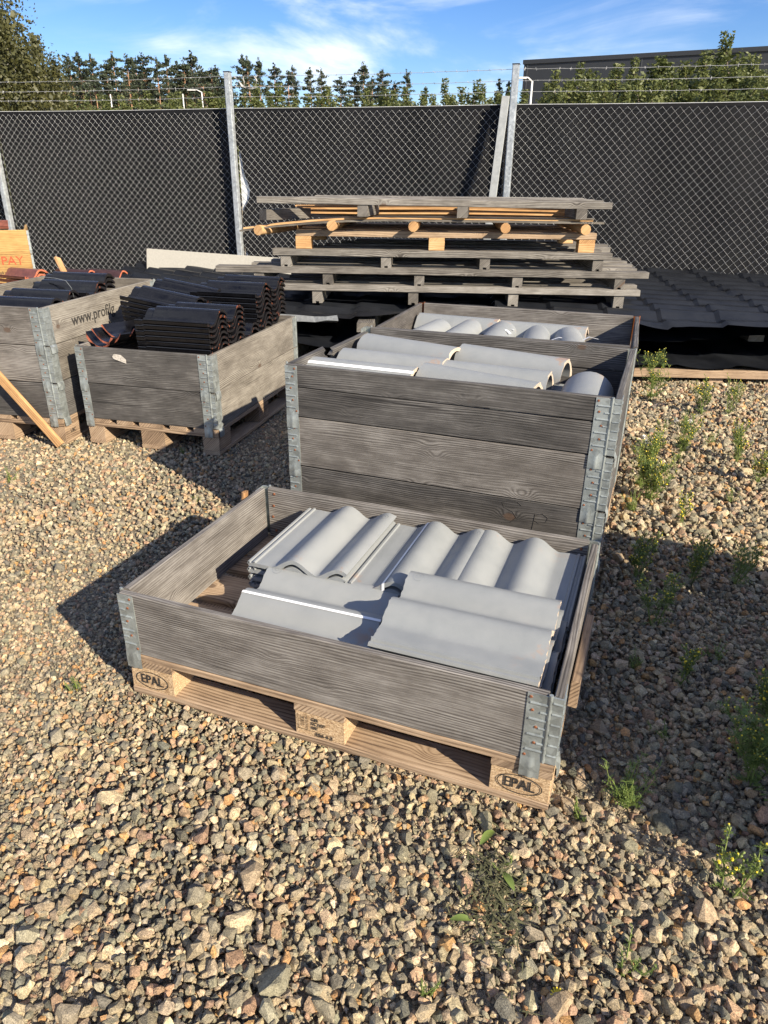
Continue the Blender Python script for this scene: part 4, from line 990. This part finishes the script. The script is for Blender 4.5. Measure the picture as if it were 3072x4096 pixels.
for i in range(2):
    ob('roof_tile', DRK, None, (-4.12+.30*i, 4.25+.1*i, .47), (0, 0, .06*i), ['left', 'right'][i]+' of the two dark brown glazed tiles behind the left-edge crate', 'roof tile')
pallet('wooden pallet under the reddish brown tiles beside the yellow crate', (-4.35, 3.30, .0), .0)
pallet('wooden pallet under the dark brown tiles near the fence', (-4.2, 4.15, 0.0), .0)
for i, (x, y, w, z0, z1) in enumerate(((-3.9, 3.55, .5, .144, .42), (-3.95, 4.35, .6, .144, .44))):
    ob('packing_timber', board_mesh(w, .3, z1-z0, 'wood_dark'), None, (x, y, (z0+z1)/2), (0, 0, 0), ['timber packing under the reddish brown tiles', 'timber packing under the dark brown tiles'][i], 'timber')
stick('batten', (-3.02, 3.30, .30), (-3.42, 3.50, .745), .055, .022, 'wood_new', 'pale pine batten sticking up behind the left-edge crate', 'batten', (0, -1, .3))
stick('batten', (-3.75, 3.15, .42), (-4.05, 3.20, .60), .06, .03, 'wood_pale', 'weathered plank leaning on the reddish brown tiles', 'batten', (0, -1, .3))

# ------------------------------------------------------------------ beyond the fence: trees, warehouse, lamps
def ray_dir(px, py):      # direction of a point of the photograph (3072 x 4096), used to set bearings of far things
    return _f+_r*((px-1536)/2829.96)-_u*((py-2048)/2829.96)
def bearing(px, py, dist):
    d = ray_dir(px, py); h = math.hypot(d.x, d.y); return CAM+d*(dist/h)
def leaves_mesh(pts, nrm_jit, size, r, mat, name='crown'):
    n = len(pts); q = r.normal(size=(n, 3)); q /= np.linalg.norm(q, axis=1)[:, None]
    a = np.cross(q, r.normal(size=(n, 3))); a /= np.linalg.norm(a, axis=1)[:, None]; b = np.cross(q, a)
    s = size*np.exp(r.normal(0, .3, n))[:, None]
    V = np.stack([pts-a*s, pts+b*s*.6, pts+a*s, pts-b*s*.6], 1).reshape(-1, 3)
    F = np.arange(4*n).reshape(n, 4)
    me = bpy.data.meshes.new(name); me.vertices.add(4*n); me.vertices.foreach_set('co', V.astype(np.float32).ravel())
    me.loops.add(4*n); me.loops.foreach_set('vertex_index', F.astype(np.int32).ravel())
    me.polygons.add(n); me.polygons.foreach_set('loop_start', np.arange(0, 4*n, 4, dtype=np.int32))
    me.materials.append(mat); me.update(); return me
def broadleaf(H, rad, nleaf, size, seed, lmat, bmat, z0=.12, droop=.3, nbr=26):
    r = np.random.default_rng(seed); mb = MB(); tr = [(0, 0, 0)]
    for k in range(1, 9): tr.append((r.normal(0, .02*H*k/8), r.normal(0, .02*H*k/8), H*.96*k/8))
    mb.tube(tr, [H*.018*(1-.85*k/8) for k in range(9)], 7); pts = []
    for i in range(nbr):
        u = z0+(1-z0)*((i+.5)/nbr); u0 = np.interp(u*.86*8, range(9), range(9)); p0 = np.array([np.interp(u*8*.92, range(9), [t[j] for t in tr]) for j in range(3)])
        az = i*2.4+r.uniform(-.5, .5); L = rad*(1.06-u**1.5)*r.uniform(.5, 1.05)*(0.55+.45*min(1, u/.25)); el = r.uniform(.35, 1.0)
        br = [p0]
        for k in range(1, 6):
            e = el-droop*k*.35; br.append(br[-1]+L/5*np.array([math.cos(az)*math.cos(e), math.sin(az)*math.cos(e), math.sin(e)])+r.normal(0, L*.03, 3))
        mb.tube([tuple(b) for b in br], [H*.006*(1-.8*k/5)*(1.1-u) + .003 for k in range(6)], 4, cap=False)
        m = int(nleaf/nbr*(.5+.9*L/rad)); t = r.uniform(.15, 1.08, m)*5
        base = np.stack([np.interp(t, range(6), [b[j] for b in br]) for j in range(3)], 1)
        cl = np.clip(r.normal(0, 1, (max(2, m//40), 3)), -1.7, 1.7)*rad*.12; base += cl[r.integers(0, len(cl), m)]+r.normal(0, rad*.05, (m, 3)); base[:, 2] -= np.abs(r.normal(0, droop*rad*.10, m))
        pts.append(base)
    top = np.array(tr[-1])+np.clip(r.normal(0, 1, (nleaf//40, 3)), -1.6, 1.6)*np.array([rad*.05, rad*.05, H*.04]); pts.append(top)
    pts = np.concatenate(pts); pts[:, 2] = np.maximum(pts[:, 2], .15)
    return mb.mesh('trunk', bmat, smooth=True), leaves_mesh(pts, 0, size, r, lmat)
def pine(H, seed):
    r = np.random.default_rng(seed); mb = MB(); lean = r.normal(0, .015, 2)
    tr = [(lean[0]*H*k/6, lean[1]*H*k/6, H*k/6) for k in range(7)]; mb.tube(tr, [.24*(1-.8*k/6) for k in range(7)], 6); pts = []
    zc = r.uniform(.60, .72)
    for i in range(34):
        u = zc+(1-zc)*(i+r.random())/34; az = r.uniform(0, 6.28); L = H*.078*(math.sin(math.pi*min(1, .12+.88*(1-u)/(1-zc))**.8*.62)+.1)*r.uniform(.3, 1.35)+.25
        p0 = np.array([lean[0]*H*u, lean[1]*H*u, H*u]); d = np.array([math.cos(az), math.sin(az), r.uniform(-.05, .35)])
        mb.tube([tuple(p0), tuple(p0+d*L*.9)], [.045, .015], 3, cap=False)
        m = 60; t = r.uniform(.35, 1.05, m)[:, None]; pts.append(p0+d*L*t+r.normal(0, 1, (m, 3))*np.array([.24, .24, .10]))
    pts.append(np.array([lean[0]*H, lean[1]*H, H])+np.clip(r.normal(0, 1, (50, 3)), -1.5, 1.5)*np.array([.16, .16, .5]))
    return mb.mesh('trunk', M['bark_pine'], smooth=True), leaves_mesh(np.concatenate(pts), 0, .16, r, M['leaf_pine'])
def spruce(H, seed):
    r = np.random.default_rng(seed); mb = MB(); mb.tube([(0, 0, 0), (0, 0, H)], [.17, .02], 6); pts = []
    for i in range(46):
        u = .1+.9*(i/46); az = i*2.4; L = H*.15*(1-u)**.85*r.uniform(.75, 1.15)+.12; m = int(8+22*(1-u)); t = r.uniform(.1, 1, m)[:, None]
        d = np.array([math.cos(az), math.sin(az), -.25]); pts.append(np.array([0, 0, H*u])+d*L*t+r.normal(0, 1, (m, 3))*np.array([.15, .15, .10]))
    pts.append(np.array([0, 0, H*.98])+r.normal(0, 1, (14, 3))*np.array([.06, .06, .25]))
    return mb.mesh('trunk', M['bark'], smooth=True), leaves_mesh(np.concatenate(pts), 0, .24, r, M['leaf_pine'])
def plant_tree(name, proto, loc, rz, sc_, label, cat='tree', group=None):
    e = empty(name, loc, rz, label, cat, group); e.scale = (sc_[0], sc_[0], sc_[1]) if isinstance(sc_, tuple) else (sc_,)*3
    ob('trunk', proto[0], e); ob('crown', proto[1], e); return e
# big birches at the left
for i, (px, top, dist, rad, H, seed) in enumerate(((-10, -260, 24, 3.2, 8.4, 3), (185, 165, 26, 2.1, 6.0, 8), (60, 110, 22, 2.3, 6.4, 14))):
    p = bearing(px, 430, dist); pt = bearing(px, top, dist); H = pt.z
    tk, cr = broadleaf(H, rad, [42000, 26000, 26000][i], .042, seed, M['leaf_birch'], M['bark_birch'], droop=.55, nbr=40)
    plant_tree('birch_tree', (tk, cr), (p.x, p.y, 0), 0, 1.0, ['tall drooping birch at the left edge rising out of the picture', 'lower rounded birch just right of the tall one at left', 'dense birch in front of the tall one at the left edge'][i], 'tree', 'birches at the left')
# distant pines
pines = [pine(19, s) for s in range(1, 9)]; spruces = [spruce(15, s) for s in range(1, 4)]
PX = [(300, 235), (345, 232), (395, 240), (440, 262), (480, 232), (525, 236), (560, 255), (600, 235), (640, 245), (680, 240), (715, 262), (745, 262), (780, 225), (820, 290), (855, 292), (885, 282), (930, 320),
      (985, 240), (1015, 245), (1045, 250), (1105, 272), (1155, 300), (1175, 280), (1255, 290), (1285, 290), (1365, 325), (1405, 310), (1452, 266), (1490, 325), (1540, 290), (1625, 298), (1530, 345), (1580, 340)]
order = sorted(range(len(PX)), key=lambda i: PX[i][0])
for n_, i in enumerate(order):
    px, top = PX[i]; r = random.Random(i); dist = r.uniform(105, 135) if px < 930 else r.uniform(120, 150)
    p = bearing(px, 430, dist); H = bearing(px, top, dist).z
    pr = pines[i % 8]; plant_tree('pine_tree', pr, (p.x, p.y, 0), r.uniform(0, 6.28), (r.uniform(.62, .95), H/19), ordw(n_)+' tall pine from the left in the far row above the fence', 'tree', 'pines beyond the fence')
# second, deeper row closing the left wood
for k in range(48):
    r = random.Random(900+k); px = 265+k*14+r.uniform(-9, 9); dist = r.uniform(140, 165); top = r.uniform(285, 375)
    p = bearing(px, 430, dist); H = bearing(px, top, dist).z
    plant_tree('pine_tree', pines[k % 8], (p.x, p.y, 0), r.uniform(0, 6.28), (1.0, H/19), ordw(k)+' pine from the left in the deeper row behind the far pines', 'tree', 'deeper pines beyond the fence')
for n_, (px, top) in enumerate(((1050, 395), (1480, 345), (1700, 350), (1870, 372), (1990, 320), (2030, 330))):
    r = random.Random(70+n_); dist = 95; p = bearing(px, 430, dist); H = bearing(px, top, dist).z
    plant_tree('spruce_tree', spruces[n_ % 3], (p.x, p.y, 0), r.uniform(0, 6.28), H/15, ordw(n_)+' small dark spruce from the left among the shrubs beyond the fence', 'tree', 'spruces beyond the fence')
# young birches and shrubs along the fence
shr = [broadleaf(4.5, 1.3, 8000, .040, 100+s, M['leaf_shrub'], M['bark'], z0=.08, droop=.15, nbr=24) for s in range(5)]
SH = []
for k in range(44):      # low light-green belt, left and middle
    r = random.Random(300+k); SH.append((250+k*42+r.uniform(-18, 18), r.uniform(345, 402) if k*42+250 > 900 else r.uniform(375, 410), r.uniform(34, 46)))
for px, top, d in ((2180, 345, 28), (2255, 330, 25), (2310, 268, 26), (2385, 305, 24), (2440, 300, 27), (2510, 245, 25), (2570, 275, 26), (2640, 240, 25), (2700, 285, 23), (2770, 232, 26), (2830, 260, 24), (2895, 150, 23), (2950, 250, 25), (3010, 240, 24), (3070, 245, 25), (3130, 230, 24), (2340, 350, 22), (2480, 350, 22), (2600, 340, 21), (2740, 335, 22), (2860, 330, 21), (2980, 320, 21), (2230, 385, 22), (2100, 372, 30), (2050, 365, 32), (1880, 335, 30), (1800, 330, 31), (2210, 300, 27), (2350, 295, 25), (2460, 270, 26), (2600, 262, 26), (2670, 268, 25), (2740, 262, 24), (2800, 275, 25), (2920, 262, 25), (2420, 330, 23), (2540, 320, 23), (2660, 322, 22), (2790, 318, 22), (2930, 312, 22), (3040, 300, 22)):
    SH.append((px, top, d))
SH.sort()
for n_, (px, top, dist) in enumerate(SH):
    r = random.Random(500+n_); p = bearing(px, 430, dist); H = bearing(px, top, dist).z
    plant_tree('young_birch', shr[n_ % 5], (p.x, p.y, 0), r.uniform(0, 6.28), (r.uniform(1.15, 1.6)*max(.75, H/4.5), H/4.5), ordw(n_)+' young leafy birch from the left in the green belt above the fence', 'tree', 'young birches beyond the fence')
# warehouse
wl, wr = bearing(2098, 240, 92), bearing(3072, 195, 88.2)
d = Vector((wr.x-wl.x, wr.y-wl.y, 0)); Lw = d.length; d.normalize(); wh = wl.z
wh_e = empty('warehouse', (wl.x, wl.y, 0), math.atan2(d.y, d.x), 'large dark grey flat-roofed warehouse behind the young birches at right', 'warehouse')
mb = MB(); mb.box(0, 80, 0, 60, 0, wh-.4); ob('wall', mb.mesh('wall', M['warehouse']), wh_e)
mb = MB(); mb.box(-.12, 80.1, -.12, 60.1, wh-.4, wh); ob('roof_edge', mb.mesh('roof_edge', M['warehouse']), wh_e)
for i in range(13):
    mb = MB(); mb.box(-.06, .06, -.035, 0, 0, wh-.41); ob('panel_seam', mb.mesh('seam', M['warehouse_seam']), wh_e, (.4+6.0*i, 0, 0))
# lamps and masts
def mast(px, top, dist, arm, label):
    p = bearing(px, 430, dist); H = bearing(px, top, dist).z; e = empty('lamp_post', (p.x, p.y, 0), YAW, label, 'lamp post')
    mb = MB(); mb.tube([(0, 0, 0), (0, 0, H)], [.055, .04], 8); ob('mast', mb.mesh('mast', M['lamp_white'], smooth=True), e)
    if arm:
        mb = MB(); mb.tube([(0, 0, H-.02), (-arm*.4, 0, H+.12), (-arm*.6, 0, H+.13)], .03, 6); ob('arm', mb.mesh('arm', M['lamp_white'], smooth=True), e)
        mb = MB(); mb.box(-arm*1.25, -arm*.55, -.10, .10, H+.08, H+.14); ob('lamp_head', mb.mesh('lamp_head', M['lamp_white']), e)
mast(812, 368, 60, .8, 'white street lamp with a short arm left of the middle fence post')
mast(2120, 325, 34, .45, 'white street lamp beside the right fence post before the warehouse')
mast(448, 378, 60, 0, 'thin white mast in front of the pines at left'); mast(736, 376, 60, 0, 'thin white mast just left of the left street lamp')

# ------------------------------------------------------------------ weeds
def weed(x, y, H, nst, seed, label, flowers=True, spread=.35, bush=1.0, fluff=0):
    r = random.Random(seed); st = MB(); lf = MB(); fw = MB(); se = MB()
    def leafp(p, d, L):
        d = Vector(d).normalized(); s = d.cross(Vector((0, 0, 1))); s = s.normalized() if s.length > .01 else Vector((1, 0, 0)); up = s.cross(d)
        n = 5; vs = []; fs = []
        for k in range(n):
            u = (k+.3)/n; c = Vector(p)+d*L*u-up*(L*.25*u*u); w = L*.24*math.sin(math.pi*min(.97, u*.8+.18))*r.uniform(.7, 1.2); e = d*L*.085
            o = len(vs); vs += [c-e*.6, c+s*w+e*.5+up*r.uniform(-.1, .2)*w, c+e*.7, c-s*w+e*.5+up*r.uniform(-.1, .2)*w]
            fs.append((o, o+1, o+2)); fs.append((o, o+2, o+3))
        lf.add(vs, fs)
        q = Vector(p); lf.add([q-s*.0012, q+s*.0012, q+d*L-up*L*.22], [(0, 1, 2)])
    def head(p, d):
        d = Vector(d).normalized(); L = r.uniform(.008, .011); st.tube([p, p+d*L], [.0018, .0030], 5)
        if r.random() < .16:
            a = d.cross(Vector((1, .3, .2))).normalized(); b = d.cross(a); c = p+d*(L+.0025); k = 7
            fw.add([c]+[p+d*(L-.0005)+(a*math.cos(6.2832*i/k)+b*math.sin(6.2832*i/k))*r.uniform(.003, .005) for i in range(k)], [(0, 1+i, 1+(i+1) % k) for i in range(k)])
        elif r.random() < .6: fw.tube([p+d*L, p+d*(L+.002)], [.0022, .0012], 5)
    def branch(p, d, L, rad, lev):
        pts = [Vector(p)]; d = Vector(d).normalized(); n = 5
        for k in range(n):
            d = (d+Vector((r.uniform(-.12, .12), r.uniform(-.12, .12), .10))).normalized(); pts.append(pts[-1]+d*L/n)
        st.tube(pts, [rad*(1-.55*k/n) for k in range(n+1)], 4, cap=False)
        for k in range(1, n+1 if not flowers else n):
            nl = 2 if lev == 0 else 1
            for _ in range(int(nl*bush+r.random())):
                if lev > 0 and r.random() < .35: continue
                a = r.uniform(0, 6.28); leafp(pts[k], (math.cos(a), math.sin(a), r.uniform(.1, .7)), H*r.uniform(.14, .26)*(1.15-k/n*.7)*(1 if lev == 0 else .6))
        if lev < 2 and flowers:
            for k in range(2, n+1):
                for _ in range(1 if lev else r.choice((1, 1, 2))):
                    a = r.uniform(0, 6.28); branch(pts[k], (math.cos(a)*.75, math.sin(a)*.75, .8), L*(.42 if lev == 0 else .38)*r.uniform(.6, 1.1), rad*.6, lev+1)
        if flowers: head(pts[-1], d)
    for i in range(nst):
        a = r.uniform(0, 6.28); t = r.uniform(0, spread); branch((r.uniform(-.012, .012), r.uniform(-.012, .012), -.01), (math.cos(a)*t, math.sin(a)*t, 1), H*r.uniform(.6, .8) if flowers else H*r.uniform(.6, 1), .0028 if flowers else .002, 0)
    for i in range(fluff):
        a = r.uniform(0, 6.28); c = Vector((math.cos(a)*.05, math.sin(a)*.05, H*r.uniform(.75, 1))); st.tube([(0, 0, H*.2), c], .001, 3)
        for _ in range(46):
            dd = Vector((r.gauss(0, 1), r.gauss(0, 1), r.gauss(0, 1))).normalized(); s = dd.orthogonal().normalized()*.0012; se.add([c-s, c+s, c+dd*.013+s*2, c+dd*.013-s*2], [(0, 1, 2, 3)])
    e = empty('weed_plant', (x, y, -.004), r.uniform(0, 6.28), label, 'weed')
    ob('stem', st.mesh('stem', M['stem'], smooth=True), e); ob('foliage', lf.mesh('foliage', M['leaf_weed']), e, kind='stuff')
    if fw.v: ob('flower_heads', fw.mesh('flowers', M['petal']), e, kind='stuff')
    if se.v: ob('seed_heads', se.mesh('seeds', M['seed']), e, kind='stuff')
W = [(1.31, 3.75, .46, 5, 'tall flowering weed at the rear corner of the crates, tallest at right'), (1.34, 2.32, .30, 6, 'bushy yellow-flowered weed leaning on the right side of the crates'), (1.36, 2.02, .28, 7, 'dense yellow-flowered weed nearest the middle crate in full sun'),
     (1.48, 2.62, .30, 4, 'loose flowering weed with seed heads, middle of the sunlit gravel'), (1.62, 3.55, .30, 4, 'flowering weed near the metal sheets, left of the pair'), (1.78, 3.62, .28, 3, 'flowering weed near the metal sheets, right of the pair'),
     (1.78, 2.72, .26, 4, 'yellow-flowered weed by the right picture edge in the sun'), (1.86, 2.45, .24, 4, 'weed at the right picture edge behind the shadow line'), (1.50, 1.78, .18, 2, 'small weed standing at the upper shadow edge'),
     (1.54, 1.28, .22, 3, 'shaded weed in the middle of the dark gravel'), (1.68, 1.32, .26, 3, 'shaded weed with one bright yellow flower further right'), (1.34, 1.22, .22, 3, 'shaded weed close to the back corner of the front crate'), (1.42, .92, .24, 3, 'sprawling shaded weed beside the front crate'),
     (1.50, .62, .16, 2, 'tiny shaded weed with a single yellow flower'), (1.66, .26, .30, 5, 'tall leafy weed in the shadow at the right picture edge'), (1.72, .50, .26, 4, 'shaded weed with a white seed head at the right picture edge'),
     (1.59, -.07, .17, 2, 'budding weed in sunlight at the tip of the shadow'), (-1.18, 3.2, .26, 4, 'yellow-flowered weed between the two-collar crate and the tall crate')]
for i, (x, y, h, n_, lab) in enumerate(W): weed(x, y, h*.88, n_, 20+i, lab, True, .65, 1.2, 2 if i in (3, 15, 1) else 0)
for i, (x, y, h, n_, lab) in enumerate(((1.37, .10, .15, 12, 'bright green leafy weed by the right front corner of the pallet'), (1.27, .02, .06, 6, 'low green weed at the foot of the right corner block'), (-.17, -.05, .06, 6, 'small green weed left of the front pallet'), (-1.60, 1.08, .09, 6, 'small green weed at the left picture edge'),
                                        (-.62, 1.22, .05, 5, 'tiny green tuft on the sunlit gravel left of the crates'), (-1.05, 1.72, .05, 5, 'tiny green tuft under the two-collar crate'), (1.14, -.18, .06, 4, 'flattened green weed before the pallet corner'), (1.05, -.50, .05, 4, 'flattened weed near the bottom of the picture'), (1.40, -.32, .08, 4, 'thin weed at the bottom right of the picture'), (-3.72, 5.35, .42, 4, 'green weed growing at the foot of the fence behind the left-edge crate'),
  (1.33, 2.55, .16, 9, 'leafy green weed against the crates, rear of the sunlit three'), (1.31, 2.18, .15, 10, 'leafy green weed against the crates, middle of the sunlit three'), (1.29, 1.86, .13, 9, 'leafy green weed against the crates, front of the sunlit three'), (1.66, 2.95, .12, 7, 'low pale green weed in the far sunlit gravel at right'), (1.52, 3.25, .13, 7, 'low pale green weed before the metal sheets'), (1.72, 2.15, .09, 6, 'low sprawling weed just beyond the shadow edge'), (1.45, .38, .08, 5, 'low weed hidden in the shadow beside the front crate'), (1.60, .80, .09, 5, 'low weed in the deep shadow at right'), (1.36, .66, .08, 6, 'low weed in the shadow close to the front crate'))):
    weed(x, y, h, n_, 60+i, lab, False, 1.1, 1.6)
# withered patch in the foreground
mb = MB(); r = random.Random(8)
for i in range(300):
    a = r.uniform(0, 6.28); p = Vector((r.gauss(0, .035), r.gauss(0, .075), r.uniform(.004, .018))); d = Vector((math.cos(a), math.sin(a), r.uniform(-.15, .3)))*r.uniform(.015, .05)
    s = Vector((-d.y, d.x, 0)).normalized()*r.uniform(.0008, .003); mb.add([p-s, p+s, p+d], [(0, 1, 2)])
ob('withered_weed', mb.mesh('withered', M['dead']), None, (1.13, -.27, .004), (0, 0, .4), 'dark withered weed clump flattened on the gravel before the pallet', 'weed', kind='stuff')
# yellow dandelion-like flower and single leaves on the gravel
def flower_head(x, y, z, label):
    mb = MB(); r = random.Random(1); k = 34
    for i in range(k):
        a = 6.2832*i/k*3; rr = .006+.009*(i/k); e = .5-.4*i/k; d = Vector((math.cos(a)*math.cos(e), math.sin(a)*math.cos(e), math.sin(e)))*rr; s = Vector((-d.y, d.x, 0)).normalized()*.0016
        mb.add([(0, 0, 0), d+s, d-s], [(0, 1, 2)])
    e = empty('yellow_flower', (x, y, z), 0, label, 'flower'); ob('petals', mb.mesh('petals', M['petal']), e)
    s = MB(); s.tube([(0, 0, 0), (.01, .004, -.02)], .0012, 4); ob('stem', s.mesh('stem', M['stem']), e)
flower_head(1.285, -.43, .022, 'single yellow flower lying on the gravel at the bottom of the picture')
def loose_leaf(x, y, L, rz, label):
    mb = MB(); n = 6; vs = []
    for k in range(n+1):
        u = k/n; w = L*.17*math.sin(math.pi*(u*.93+.03))**.7; z = .012+L*.12*math.sin(u*3); vs += [(u*L, -w, z+w*.4), (u*L, 0, z), (u*L, w, z+w*.4)]
    mb.add(vs, [(3*k+j, 3*k+3+j, 3*k+4+j, 3*k+1+j) for k in range(n) for j in range(2)])
    ob('leaf', mb.mesh('leaf', M['leaf_weed'], smooth=True), None, (x, y, .008), (0, .1, rz), label, 'leaf')
loose_leaf(1.075, -.165, .055, 1.2, 'single pale green leaf on the gravel before the pallet')
loose_leaf(1.17, -.25, .05, 2.3, 'single dark green leaf beside the withered clump')
loose_leaf(1.06, -.36, .045, .4, 'single green leaf lower in the foreground gravel')
print('objects', len(bpy.data.objects))
